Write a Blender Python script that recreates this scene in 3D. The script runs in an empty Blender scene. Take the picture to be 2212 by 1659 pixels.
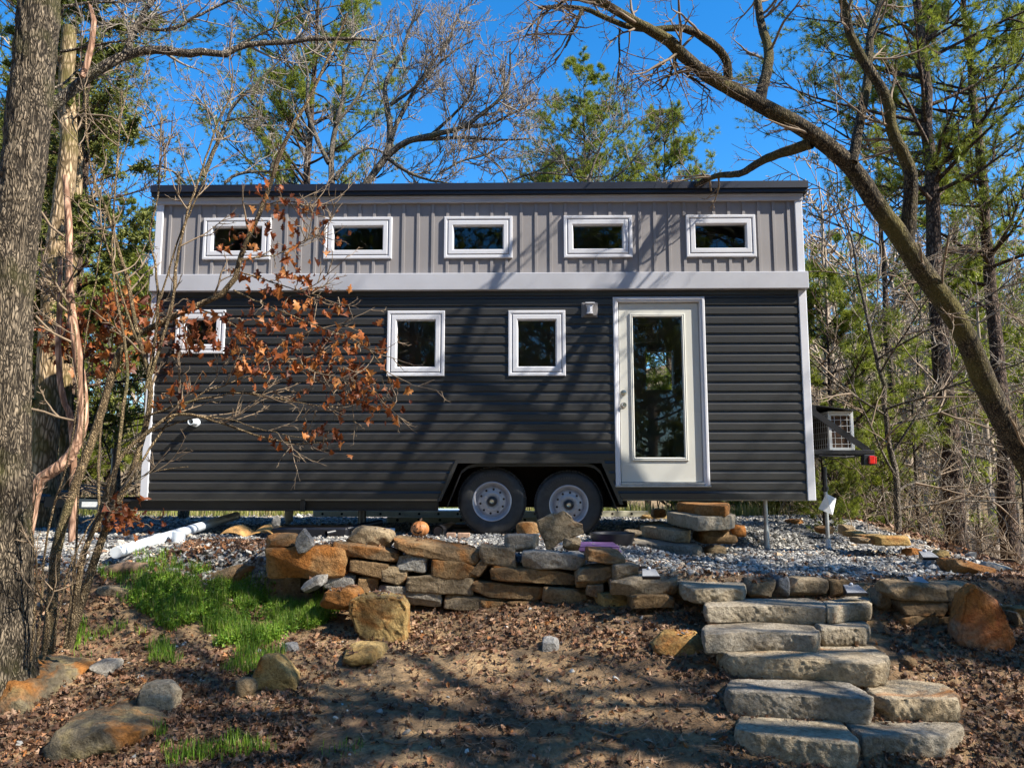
import bpy, math
import numpy as np
from math import radians, sin, cos, tan, pi
from mathutils import Vector, Matrix, Euler
RG = np.random.default_rng(11)
C = bpy.context.scene
COL = C.collection
# ------------------------------------------------------------------ camera model
F = 1662.0; T = radians(7.0); CH = 1.6
def ray(u, v):
    a = (u-1106)/F; b = (829.5-v)/F
    return np.array([a, cos(T)-b*sin(T), sin(T)+b*cos(T)])
def PY(u, v, Y):
    d = ray(u, v); k = Y/d[1]
    return np.array([d[0]*k, Y, CH+d[2]*k])
def PZ(u, v, z):
    d = ray(u, v); k = (z-CH)/d[2]
    return np.array([d[0]*k, d[1]*k, z])
def proj(P):
    x, y, z = P[:, 0], P[:, 1], P[:, 2]-CH
    zc = y*cos(T)+z*sin(T); yc = -y*sin(T)+z*cos(T)
    return 1106+F*x/zc, 829.5-F*yc/zc
# ------------------------------------------------------------------ noise
def snoise(P, scale, seed, octv=3):
    r = np.random.default_rng(seed); out = np.zeros(len(P)); amp = 1.0; f = scale; tot = 0
    for o in range(octv):
        for k in range(5):
            d = r.normal(size=3); d /= np.linalg.norm(d); ph = r.uniform(0, 6.28)
            d2 = r.normal(size=3); 
            out += amp*np.sin(P@d*f*6.28*r.uniform(.7, 1.3)+ph+1.3*np.sin(P@d2*f*3+ph))
            tot += amp*.7
        amp *= .5; f *= 2.1
    return out/tot
def ss(a, b, x):
    t = np.clip((x-a)/(b-a), 0, 1); return t*t*(3-2*t)
# ------------------------------------------------------------------ terrain
def Ye(x):
    return np.interp(x, [-2.2, -1, 0, .5, 1.0, 1.35, 1.6, 2.6, 2.8, 3.5, 4.6, 6, 9], [6.98, 6.95, 6.9, 6.8, 6.55, 6.3, 6.2, 6.2, 5.98, 5.95, 6.3, 6.7, 7])
def ground0(x, y):
    x = np.asarray(x, float); y = np.asarray(y, float)
    s = np.interp(x, [-3, -.5, 1.3, 2.5, 4], [.17, .19, .30, .35, .35])
    zf = np.where(y > 4.35, s*(y-4.35), .05*(y-4.35))+.0
    zf = np.minimum(zf, .8)
    ze = np.interp(x, [-2, 0, 1, 2, 5], [.93, .93, .86, .79, .78])
    ye = Ye(x)
    pl = np.interp(x, [0, .95, 1.6, 3.4, 8], [0, 0, .75, 1, 1])
    zh = .95*(1-pl)+pl*np.interp(y, [6, 9.2, 11.5], [.79, .80, .97])
    zp = ze+(zh-ze)*ss(0, 1.8, y-ye)
    tw = ss(.0, .14, y-ye-.06)
    tl = ss(5.9, 7.35, y)
    w = ss(-3.3, -1.95, x)
    t = tl*(1-w)+tw*w
    z = zf*(1-t)+zp*t
    # far side
    xb = np.interp(y, [5, 7.4, 8.8, 12.4, 30], [6.2, 4.25, 4.6, 4.9, 5])
    fall = ss(0, 4.5, x-xb)*1.3*ss(6.6, 8.2, y)
    z = z-fall-ss(12.8, 22, y)*np.interp(x, [-3, 1, 4], [.0, .5, 1.2])
    left = ss(-5.5, -9, -x)*0
    hill = np.interp(x/np.maximum(y, 1), [-1.2, -.5, -.15, .25, .5, 1.2], [6, 7, 8.5, 16, 19, 20])
    z = z+hill*ss(26, 85, y)
    z = z+6*ss(90, 220, y)
    return z
def ground(x, y):
    x = np.asarray(x, float); y = np.asarray(y, float)
    P = np.stack([x.ravel(), y.ravel(), np.zeros(x.size)], 1)
    n = snoise(P, .55, 5, 3).reshape(x.shape)*.035+snoise(P, 3.2, 6, 2).reshape(x.shape)*.008
    far = ss(15, 40, y)*snoise(P, .04, 8, 3).reshape(x.shape)*1.4
    return ground0(x, y)+n+far
def gz(x, y): return float(ground(np.array([x]), np.array([y]))[0])
def PG(u, v, y0=3.4, y1=40):
    d = ray(u, v); Ys = np.concatenate([np.arange(y0, 14, .015), np.arange(14, y1, .1)])
    k = Ys/d[1]; z = CH+d[2]*k; g = ground(d[0]*k, Ys)
    i = np.argmax(z < g)
    if not (z < g).any(): i = len(Ys)-1
    return np.array([d[0]*k[i], Ys[i], g[i]])
# ------------------------------------------------------------------ object helpers
def tag(o, label=None, cat=None, group=None, kind=None):
    if label: o['label'] = label
    if cat: o['category'] = cat
    if group: o['group'] = group
    if kind: o['kind'] = kind
    return o
def empty(name, loc=(0, 0, 0), rz=0, label=None, cat=None, group=None):
    o = bpy.data.objects.new(name, None); COL.objects.link(o); o.empty_display_size = .1
    o.location = loc; o.rotation_euler = (0, 0, rz); return tag(o, label, cat, group)
def npmesh(name, V, Fq, mat=None, parent=None, smooth=True, colattr=None):
    """V (n,3) ; Fq list of int arrays (m,3)/(m,4)"""
    me = bpy.data.meshes.new(name)
    V = np.asarray(V, np.float32); Fs = [np.asarray(f, np.int32) for f in Fq if len(f)]
    me.vertices.add(len(V)); me.vertices.foreach_set('co', V.ravel())
    nl = sum(f.size for f in Fs); nf = sum(len(f) for f in Fs)
    me.loops.add(nl); me.loops.foreach_set('vertex_index', np.concatenate([f.ravel() for f in Fs]))
    me.polygons.add(nf)
    tot = np.concatenate([np.full(len(f), f.shape[1], np.int32) for f in Fs])
    st = np.concatenate([[0], np.cumsum(tot)[:-1]]).astype(np.int32)
    me.polygons.foreach_set('loop_start', st)
    me.polygons.foreach_set('use_smooth', np.full(nf, smooth, bool))
    me.update(calc_edges=True); me.validate()
    if colattr is not None:
        for k, a in colattr.items():
            at = me.attributes.new(k, 'FLOAT', 'POINT'); at.data.foreach_set('value', a.astype(np.float32))
    if mat: me.materials.append(mat)
    o = bpy.data.objects.new(name, me); COL.objects.link(o)
    if parent is not None: o.parent = parent
    return o
class MB:
    """mesh builder: boxes, bars, tubes, rings -> one object"""
    def __init__(s): s.v = []; s.f = []
    def add(s, V, Fc):
        n = len(s.v); s.v += [tuple(map(float, p)) for p in V]; s.f += [tuple(i+n for i in f) for f in Fc]; return s
    def box(s, x0, x1, y0, y1, z0, z1, b=0, M=None):
        if b <= 0:
            V = [(x, y, z) for x in (x0, x1) for y in (y0, y1) for z in (z0, z1)]
            Fc = [(0, 1, 3, 2), (4, 6, 7, 5), (0, 4, 5, 1), (2, 3, 7, 6), (0, 2, 6, 4), (1, 5, 7, 3)]
        else:
            b = min(b, abs(x1-x0)*.45, abs(y1-y0)*.45, abs(z1-z0)*.45)
            V = []; idx = {}
            X = (x0, x1); Y = (y0, y1); Z = (z0, z1); g = (1, -1)
            for i in (0, 1):
                for j in (0, 1):
                    for k in (0, 1):
                        idx[i, j, k, 0] = len(V); V.append((X[i], Y[j]+g[j]*b, Z[k]+g[k]*b))
                        idx[i, j, k, 1] = len(V); V.append((X[i]+g[i]*b, Y[j], Z[k]+g[k]*b))
                        idx[i, j, k, 2] = len(V); V.append((X[i]+g[i]*b, Y[j]+g[j]*b, Z[k]))
            Fc = []
            for i in (0, 1):
                Fc.append([idx[i, 0, 0, 0], idx[i, 1, 0, 0], idx[i, 1, 1, 0], idx[i, 0, 1, 0]])
                Fc.append([idx[0, i, 0, 1], idx[1, i, 0, 1], idx[1, i, 1, 1], idx[0, i, 1, 1]])
                Fc.append([idx[0, 0, i, 2], idx[1, 0, i, 2], idx[1, 1, i, 2], idx[0, 1, i, 2]])
                for j in (0, 1):
                    Fc.append([idx[i, j, 0, 0], idx[i, j, 1, 0], idx[i, j, 1, 1], idx[i, j, 0, 1]])
                    Fc.append([idx[i, 0, j, 0], idx[i, 1, j, 0], idx[i, 1, j, 2], idx[i, 0, j, 2]])
                    Fc.append([idx[0, i, j, 1], idx[1, i, j, 1], idx[1, i, j, 2], idx[0, i, j, 2]])
                    for k in (0, 1): Fc.append([idx[i, j, k, 0], idx[i, j, k, 1], idx[i, j, k, 2]])
        if M is not None: V = [M@Vector(p) for p in V]
        return s.add(V, Fc)
    def bar(s, a, b, w, h, up=(0, 0, 1)):
        a = Vector(a); b = Vector(b); d = (b-a).normalized(); x = d.cross(Vector(up)).normalized(); z = x.cross(d)
        V = []
        for p in (a, b):
            for i, j in ((-1, -1), (1, -1), (1, 1), (-1, 1)): V.append(p+x*(i*w/2)+z*(j*h/2))
        return s.add(V, [(0, 1, 2, 3), (4, 7, 6, 5), (0, 4, 5, 1), (1, 5, 6, 2), (2, 6, 7, 3), (3, 7, 4, 0)])
    def tube(s, pts, rad, n=12, cap=True):
        pts = [Vector(p) for p in pts]; K = len(pts)
        if not hasattr(rad, '__len__'): rad = [rad]*K
        rings = []; V = []
        for i, p in enumerate(pts):
            t = (pts[min(i+1, K-1)]-pts[max(i-1, 0)]).normalized()
            ref = Vector((0, 0, 1)) if abs(t.z) < .9 else Vector((0, 1, 0))
            a = t.cross(ref).normalized(); b = t.cross(a)
            for k in range(n): V.append(p+(a*cos(2*pi*k/n)+b*sin(2*pi*k/n))*rad[i])
        Fc = [(i*n+k, i*n+(k+1) % n, (i+1)*n+(k+1) % n, (i+1)*n+k) for i in range(K-1) for k in range(n)]
        if cap: Fc += [tuple(range(n))[::-1], tuple((K-1)*n+k for k in range(n))]
        return s.add(V, Fc)
    def ring(s, x0, x1, z0, z1, prof):
        V = []; n = len(prof)
        for ins, y in prof:
            V += [(x0+ins, y, z0+ins), (x1-ins, y, z0+ins), (x1-ins, y, z1-ins), (x0+ins, y, z1-ins)]
        Fc = [(4*i+k, 4*i+(k+1) % 4, 4*i+4+(k+1) % 4, 4*i+4+k) for i in range(n-1) for k in range(4)]
        return s.add(V, Fc)
    def lathe(s, c, prof, n=48, axis='y'):
        V = []
        for r, h in prof:
            for k in range(n):
                a = 2*pi*k/n
                if axis == 'y': V.append((c[0]+r*cos(a), c[1]+h, c[2]+r*sin(a)))
                else: V.append((c[0]+r*cos(a), c[1]+r*sin(a), c[2]+h))
        m = len(prof)
        return s.add(V, [(i*n+k, i*n+(k+1) % n, (i+1)*n+(k+1) % n, (i+1)*n+k) for i in range(m-1) for k in range(n)])
    def build(s, name, mat, parent=None, smooth=False, loc=None):
        me = bpy.data.meshes.new(name); me.from_pydata(s.v, [], s.f); me.update()
        import bmesh
        bm = bmesh.new(); bm.from_mesh(me); bmesh.ops.recalc_face_normals(bm, faces=bm.faces); bm.to_mesh(me); bm.free()
        if smooth:
            for p in me.polygons: p.use_smooth = True
            me.set_sharp_from_angle(angle=radians(35))
        me.materials.append(mat)
        o = bpy.data.objects.new(name, me); COL.objects.link(o)
        if parent is not None: o.parent = parent
        if loc is not None: o.location = loc
        return o
# ------------------------------------------------------------------ materials
def newmat(name):
    m = bpy.data.materials.new(name); m.use_nodes = True; nt = m.node_tree; b = nt.nodes['Principled BSDF']
    return m, nt, b
def N(nt, typ, **kw):
    n = nt.nodes.new(typ)
    for k, v in kw.items():
        if k.startswith('_'): setattr(n, k[1:], v)
        else: n.inputs[k].default_value = v
    return n
def ramp(nt, src, stops):
    r = nt.nodes.new('ShaderNodeValToRGB'); e = r.color_ramp.elements
    while len(e) < len(stops): e.new(.5)
    for i, (p, c) in enumerate(stops): e[i].position = p; e[i].color = (*c, 1)
    nt.links.new(src, r.inputs[0]); return r.outputs[0]
def mix(nt, fac, a, b, mode='MIX'):
    m = nt.nodes.new('ShaderNodeMix'); m.data_type = 'RGBA'; m.blend_type = mode
    for sock, v in ((m.inputs[0], fac), (m.inputs[6], a), (m.inputs[7], b)):
        if hasattr(v, 'links'): nt.links.new(v, sock)
        elif isinstance(v, (int, float)): sock.default_value = v
        else: sock.default_value = (*v, 1)
    return m.outputs[2]
def coords(nt, kind='Object', scale=(1, 1, 1)):
    tc = nt.nodes.new('ShaderNodeTexCoord'); mp = nt.nodes.new('ShaderNodeMapping')
    nt.links.new(tc.outputs[kind], mp.inputs[0]); mp.inputs['Scale'].default_value = scale
    return mp.outputs[0]
def noise(nt, co, sc, det=4, rough=.55, dist=0):
    n = nt.nodes.new('ShaderNodeTexNoise'); nt.links.new(co, n.inputs['Vector'])
    n.inputs['Scale'].default_value = sc; n.inputs['Detail'].default_value = det; n.inputs['Roughness'].default_value = rough; n.inputs['Distortion'].default_value = dist
    return n.outputs[0]
def bump(nt, b, h, st, dist):
    n = nt.nodes.new('ShaderNodeBump'); n.inputs['Strength'].default_value = st; n.inputs['Distance'].default_value = dist
    nt.links.new(h, n.inputs['Height']); nt.links.new(n.outputs[0], b.inputs['Normal']); return n
def plain(name, col, rough=.5, metal=0, var=.12, nscale=6, bmp=0, spec=.5):
    m, nt, b = newmat(name); co = coords(nt)
    n = noise(nt, co, nscale, 5)
    c = ramp(nt, n, [(.3, tuple(x*(1-var) for x in col)), (.7, tuple(min(1, x*(1+var)) for x in col))])
    nt.links.new(c, b.inputs['Base Color']); b.inputs['Roughness'].default_value = rough; b.inputs['Metallic'].default_value = metal
    b.inputs['Specular IOR Level'].default_value = spec
    if bmp: bump(nt, b, noise(nt, co, nscale*8, 4), bmp, .004)
    return m
def stone_mat(name, cols, orange=.0, rough=.85):
    m, nt, b = newmat(name); co = coords(nt)
    oi = nt.nodes.new('ShaderNodeObjectInfo')
    ad = nt.nodes.new('ShaderNodeVectorMath'); ad.operation = 'ADD'; nt.links.new(co, ad.inputs[0])
    sc = nt.nodes.new('ShaderNodeVectorMath'); sc.operation = 'SCALE'; sc.inputs[0].default_value = (37, 23, 51); nt.links.new(oi.outputs['Random'], sc.inputs['Scale'])
    nt.links.new(sc.outputs[0], ad.inputs[1]); co = ad.outputs[0]
    n1 = noise(nt, co, 3.2, 8, .62, .4); n2 = noise(nt, co, 34, 6, .7); n3 = noise(nt, co, 1.7, 5, .6, 1.0)
    c = ramp(nt, n1, [(.28, cols[0]), (.5, cols[1]), (.72, cols[2])])
    if orange > 0:
        f = ramp(nt, n3, [(.62-orange*.35, (0, 0, 0)), (.72-orange*.3, (1, 1, 1))])
        c = mix(nt, f, c, (.38, .16, .04))
    c = mix(nt, .75, c, ramp(nt, n2, [(.3, (.22, .2, .17)), (.58, (.95, .95, .95))]), 'MULTIPLY')
    v = mix(nt, 1.0, c, ramp(nt, oi.outputs['Random'], [(0, (.75, .75, .78)), (.5, (1, .96, .9)), (1, (1.0, .88, .72))]), 'MULTIPLY')
    nt.links.new(v, b.inputs['Base Color']); b.inputs['Roughness'].default_value = rough; b.inputs['Specular IOR Level'].default_value = .25
    h = nt.nodes.new('ShaderNodeMath'); h.operation = 'ADD'; nt.links.new(n1, h.inputs[0]); nt.links.new(n2, h.inputs[1])
    bump(nt, b, h.outputs[0], 1.0, .03)
    return m
def bark_mat(name, dark, light, moss=None, zs=.35, sc=14, mossamt=.5):
    m, nt, b = newmat(name); co = coords(nt, 'Object', (1, 1, zs))
    w = noise(nt, co, sc, 6, .65, .8); v = nt.nodes.new('ShaderNodeTexVoronoi'); v.feature = 'DISTANCE_TO_EDGE'
    dd = nt.nodes.new('ShaderNodeVectorMath'); dd.operation = 'ADD'; nt.links.new(co, dd.inputs[0])
    nn = nt.nodes.new('ShaderNodeTexNoise'); nt.links.new(co, nn.inputs['Vector']); nn.inputs['Scale'].default_value = sc*.5
    s2 = nt.nodes.new('ShaderNodeVectorMath'); s2.operation = 'SCALE'; s2.inputs['Scale'].default_value = .12; nt.links.new(nn.outputs['Color'], s2.inputs[0]); nt.links.new(s2.outputs[0], dd.inputs[1])
    nt.links.new(dd.outputs[0], v.inputs['Vector']); v.inputs['Scale'].default_value = sc*2.6
    mm = nt.nodes.new('ShaderNodeMath'); mm.operation = 'MULTIPLY'; nt.links.new(w, mm.inputs[0])
    vr = ramp(nt, v.outputs['Distance'], [(0, (.45, .45, .45)), (.3, (1, 1, 1))]); nt.links.new(vr, mm.inputs[1])
    c = ramp(nt, mm.outputs[0], [(.27, dark), (.45, light), (.62, tuple(min(1, x*1.5) for x in light))])
    big = noise(nt, coords(nt, 'Object'), 1.6, 5, .6)
    if moss:
        f = ramp(nt, big, [(.62-mossamt*.25, (0, 0, 0)), (.75-mossamt*.2, (.8, .8, .8))]); c = mix(nt, f, c, mix(nt, mm.outputs[0], tuple(x*.5 for x in moss), moss))
    nt.links.new(c, b.inputs['Base Color']); b.inputs['Roughness'].default_value = .9; b.inputs['Specular IOR Level'].default_value = .2
    bump(nt, b, mm.outputs[0], 1.0, .03)
    return m
def leaf_mat(name, stops, rough=.6, trans=.25, spec=.3):
    m, nt, b = newmat(name); g = nt.nodes.new('ShaderNodeNewGeometry')
    c = ramp(nt, g.outputs['Random Per Island'], stops)
    nt.links.new(c, b.inputs['Base Color']); b.inputs['Roughness'].default_value = rough; b.inputs['Specular IOR Level'].default_value = spec
    if trans > 0:
        out = nt.nodes['Material Output']; tr = nt.nodes.new('ShaderNodeBsdfTranslucent'); mx = nt.nodes.new('ShaderNodeMixShader'); mx.inputs[0].default_value = trans
        nt.links.new(c, tr.inputs[0]); nt.links.new(b.outputs[0], mx.inputs[1]); nt.links.new(tr.outputs[0], mx.inputs[2]); nt.links.new(mx.outputs[0], out.inputs[0])
    return m
def glass_mat():
    m, nt, b = newmat('glass'); out = nt.nodes['Material Output']; nt.nodes.remove(b)
    tr = nt.nodes.new('ShaderNodeBsdfTransparent'); tr.inputs[0].default_value = (.93, .95, .95, 1)
    gl = nt.nodes.new('ShaderNodeBsdfGlossy'); gl.inputs['Roughness'].default_value = .01; gl.inputs[0].default_value = (.9, .95, 1, 1)
    fr = nt.nodes.new('ShaderNodeFresnel'); fr.inputs[0].default_value = 1.38
    mx = nt.nodes.new('ShaderNodeMixShader'); nt.links.new(fr.outputs[0], mx.inputs[0]); nt.links.new(tr.outputs[0], mx.inputs[1]); nt.links.new(gl.outputs[0], mx.inputs[2]); nt.links.new(mx.outputs[0], out.inputs[0])
    return m
M = {}
def siding_mat():
    m, nt, b = newmat('dark_vinyl_siding'); co = coords(nt, 'Object', (1.2, 8, 60)); n = noise(nt, co, 3, 4)
    c = ramp(nt, n, [(.3, (.020, .020, .021)), (.7, (.031, .030, .029))])
    big = noise(nt, coords(nt), 1.5, 4)
    c = mix(nt, ramp(nt, big, [(.45, (0, 0, 0)), (.75, (.35, .35, .35))]), c, (.042, .039, .034))
    nt.links.new(c, b.inputs['Base Color']); b.inputs['Roughness'].default_value = .36; b.inputs['Specular IOR Level'].default_value = .5
    bump(nt, b, noise(nt, coords(nt, 'Object', (2, 8, 90)), 6, 3), .25, .002); return m
M['siding'] = siding_mat()
M['taupe'] = plain('taupe_panel', (.225, .208, .205), .55, 0, .05, 2.5, .05)
M['white'] = plain('white_vinyl', (.55, .55, .58), .38, 0, .05, 3, .06)
M['band'] = plain('grey_band_trim', (.40, .40, .43), .35, 0, .10, 1.6, .08)
M['door'] = plain('cream_door_paint', (.52, .51, .46), .4, 0, .04, 2, .05)
M['black'] = plain('black_metal', (.012, .012, .015), .38, 0, .3, 8, .1)
M['roof'] = plain('black_roof_trim', (.008, .010, .020), .45, 0, .3, 3)
M['darkint'] = plain('dark_interior', (.30, .28, .25), .8)
M['glass'] = glass_mat()
M['chrome'] = plain('brushed_nickel', (.55, .53, .5), .25, 1, .1)
M['steel'] = plain('galvanised_steel', (.42, .43, .43), .45, .7, .2, 14)
M['rim'] = plain('silver_rim_paint', (.36, .36, .40), .4, .35, .15, 9, .05)
M['rubber'] = plain('tyre_rubber', (.022, .022, .024), .62, 0, .35, 16, .3)
M['pvc'] = plain('white_pvc', (.62, .66, .70), .35, 0, .08, 4)
M['red'] = plain('red_lens', (.55, .015, .01), .25, 0, .2, 12)
M['coil'] = plain('brown_coil', (.07, .032, .012), .7, 0, .5, 30)
M['acwhite'] = plain('ac_casing', (.66, .67, .66), .45, 0, .08)
M['paper'] = plain('paper_tag', (.72, .72, .70), .7, 0, .08, 20)
M['purple'] = plain('purple_plastic', (.15, .075, .19), .5, 0, .2, 8)
M['alu'] = plain('aluminium', (.50, .47, .36), .45, .3, .2, 8, .1)
M['tarp'] = plain('blue_white_tarp', (.45, .58, .72), .5, 0, .25, 4)
M['plywood'] = plain('tan_plywood', (.50, .27, .09), .6, 0, .2, 5)
M['brick'] = plain('pale_brick', (.42, .26, .17), .85, 0, .3, 20, .4)
M['pumpkin'] = plain('terracotta_pumpkin', (.42, .16, .05), .55, 0, .25, 7, .2)
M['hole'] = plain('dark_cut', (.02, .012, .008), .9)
M['solar'] = plain('solar_panel', (.22, .22, .23), .5, 0, .1, 40)
M['wood'] = plain('weathered_wood', (.16, .10, .06), .8, 0, .4, 9, .4)
M['stone'] = stone_mat('sandstone', [(.17, .13, .085), (.30, .235, .155), (.42, .34, .23)], .22)
M['stonewarm'] = stone_mat('warm_sandstone', [(.15, .10, .055), (.27, .18, .095), (.38, .27, .15)], .35)
M['stoneorange'] = stone_mat('orange_sandstone', [(.30, .17, .08), (.42, .25, .11), (.52, .36, .2)], .62)
M['stonered'] = stone_mat('rust_red_sandstone', [(.34, .28, .2), (.40, .13, .035), (.46, .10, .03)], .5)
M['stonegrey'] = stone_mat('grey_stone', [(.24, .23, .22), (.36, .35, .33), (.48, .46, .42)], .0)
M['stoneyellow'] = stone_mat('yellow_sandstone', [(.22, .145, .055), (.42, .29, .115), (.54, .42, .21)], .3)
M['boulder'] = stone_mat('weathered_boulder', [(.09, .07, .045), (.20, .165, .11), (.42, .33, .14)], .34)
M['slab'] = stone_mat('tread_slab', [(.26, .21, .14), (.42, .36, .27), (.52, .47, .38)], .06)
M['bark_big'] = bark_mat('rough_mossy_bark', (.022, .017, .012), (.21, .165, .115), (.10, .095, .025), .2, 26, .45)
M['bark_grey'] = bark_mat('grey_bark', (.035, .028, .022), (.20, .165, .125), (.16, .15, .07), .4, 18, .3)
M['bark_lean'] = bark_mat('lichen_bark', (.018, .014, .010), (.13, .10, .062), (.17, .14, .04), .35, 20, .6)
M['bark_sap'] = bark_mat('sapling_bark', (.08, .055, .03), (.32, .23, .13), (.2, .19, .08), .5, 30, .3)
M['bark_pine'] = bark_mat('pine_bark', (.025, .016, .012), (.12, .08, .058), None, .4, 10)
M['bark_pink'] = bark_mat('peeling_pink_bark', (.20, .11, .07), (.46, .28, .19), None, .2, 8)
M['bark_ivory'] = bark_mat('stripped_bark', (.12, .08, .04), (.42, .30, .18), (.14, .12, .03), .25, 9, .6)
M['twig'] = plain('pale_twig', (.22, .18, .14), .8, 0, .3, 5)
M['twigwarm'] = plain('warm_twig', (.19, .135, .085), .8, 0, .35, 5)
M['needle'] = leaf_mat('pine_needles', [(0, (.05, .08, .012)), (.5, (.13, .17, .025)), (1, (.26, .27, .05))], .5, .35)
M['needle_bright'] = leaf_mat('young_and_sunlit_needles', [(0, (.08, .11, .010)), (.5, (.21, .25, .025)), (1, (.38, .40, .07))], .5, .4)  # yellow-green of young pines, brightened so tall and far crowns look sunlit
M['cedar'] = leaf_mat('cedar_foliage', [(0, (.045, .06, .012)), (.5, (.12, .14, .022)), (1, (.22, .22, .045))], .6, .25)
M['oakleaf'] = leaf_mat('dry_oak_leaves', [(0, (.07, .018, .008)), (.35, (.19, .05, .014)), (.7, (.31, .09, .022)), (1, (.44, .19, .055))], .5, .3)
M['litter'] = leaf_mat('leaf_litter', [(0, (.04, .022, .014)), (.35, (.11, .055, .03)), (.65, (.20, .10, .055)), (.88, (.34, .22, .14)), (1, (.34, .13, .035))], .6, .12)
M['grass'] = leaf_mat('grass_blades', [(0, (.06, .14, .012)), (.5, (.13, .25, .02)), (1, (.26, .36, .04))], .5, .3)
M['drygrass'] = leaf_mat('dry_grass', [(0, (.12, .17, .03)), (.5, (.26, .27, .07)), (1, (.42, .35, .18))], .6, .3)
M['gravel'] = leaf_mat('gravel_stones', [(0, (.06, .058, .055)), (.35, (.15, .145, .135)), (.65, (.28, .27, .25)), (.9, (.48, .46, .42)), (1, (.46, .33, .2))], .8, 0)
def ground_mat():
    m, nt, b = newmat('forest_floor'); co = coords(nt, 'Object'); at = nt.nodes.new('ShaderNodeAttribute'); at.attribute_name = 'gravel'
    af = nt.nodes.new('ShaderNodeAttribute'); af.attribute_name = 'far'
    n1 = noise(nt, co, 1.1, 8, .6, .5); n2 = noise(nt, co, 26, 7, .7); n3 = noise(nt, co, 4.5, 6, .65, .5)
    dirt = ramp(nt, n1, [(.3, (.11, .068, .042)), (.45, (.22, .14, .078)), (.58, (.38, .25, .13)), (.75, (.46, .32, .175))])
    dirt = mix(nt, .8, dirt, ramp(nt, n2, [(.3, (.35, .33, .32)), (.6, (1, 1, 1))]), 'MULTIPLY')
    dirt = mix(nt, ramp(nt, n3, [(.5, (0, 0, 0)), (.7, (.7, .7, .7))]), dirt, (.12, .085, .06))
    v = nt.nodes.new('ShaderNodeTexVoronoi'); nt.links.new(co, v.inputs['Vector']); v.inputs['Scale'].default_value = 34
    grav = ramp(nt, v.outputs['Color'], [(.1, (.12, .12, .13)), (.5, (.34, .33, .33)), (.9, (.55, .54, .52))])
    grav = mix(nt, .8, grav, ramp(nt, v.outputs['Distance'], [(.2, (1, 1, 1)), (.7, (.25, .24, .22))]), 'MULTIPLY')
    far = ramp(nt, noise(nt, co, .5, 9, .7), [(.35, (.06, .055, .025)), (.5, (.17, .12, .07)), (.65, (.26, .19, .12))])
    c = mix(nt, at.outputs['Fac'], dirt, grav); c = mix(nt, af.outputs['Fac'], c, far)
    nt.links.new(c, b.inputs['Base Color']); b.inputs['Roughness'].default_value = .95; b.inputs['Specular IOR Level'].default_value = .15
    bump(nt, b, n2, 1, .03); return m
M['ground'] = ground_mat()
# ------------------------------------------------------------------ ground sheet
def axis(a, b, st, lo, hi, g=1.12):
    mid = list(np.arange(a, b, st)); s = st; x = mid[-1]; up = []
    while x < hi: s = min(s*g, 9); x += s; up.append(x)
    s = st; x = a; dn = []
    while x > lo: s = min(s*g, 9); x -= s; dn.append(x)
    return np.array(dn[::-1]+mid+up)
xs = axis(-4.6, 5.6, .045, -160, 160); ys = axis(3.3, 8.6, .04, -40, 260, 1.05)
X, Y = np.meshgrid(xs, ys, indexing='ij'); Z = ground(X, Y)
Pn = np.stack([X.ravel(), Y.ravel(), X.ravel()*0], 1)
Z = Z+(snoise(Pn, 7, 21, 3)*.012).reshape(X.shape)*(Y < 12)
nx, ny = X.shape; I = np.arange(nx*ny).reshape(nx, ny)
fq = np.stack([I[:-1, :-1], I[1:, :-1], I[1:, 1:], I[:-1, 1:]], -1).reshape(-1, 4)
def gravmask(x, y):
    P = np.stack([x.ravel(), y.ravel(), np.zeros(x.size)], 1); n = snoise(P, .5, 31, 4).reshape(x.shape)
    front = np.where(x < -2.2, 6.9+(-x-2.2)*.0, Ye(x)+.12+np.interp(x, [1.3, 2, 4], [0, .25, .35]))
    xb = np.interp(y, [5, 7.4, 8.8, 12.4, 30], [3.6, 4.25, 4.7, 5.1, 5.2])
    return ss(-.12, .2, y-front+n*.16)*(1-ss(-.2, .5, x-xb+n*.4))*(1-ss(13.2, 15, y+n))*ss(-14, -10, x)
gm = gravmask(X, Y)
o = npmesh('ground', np.stack([X, Y, Z], -1).reshape(-1, 3), [fq], M['ground'], colattr={'gravel': gm.ravel(), 'far': (ss(12, 20, Y)+ss(5.5, 9, X)*ss(7, 9, Y)).clip(0, 1).ravel()})
tag(o, kind='structure')
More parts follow.
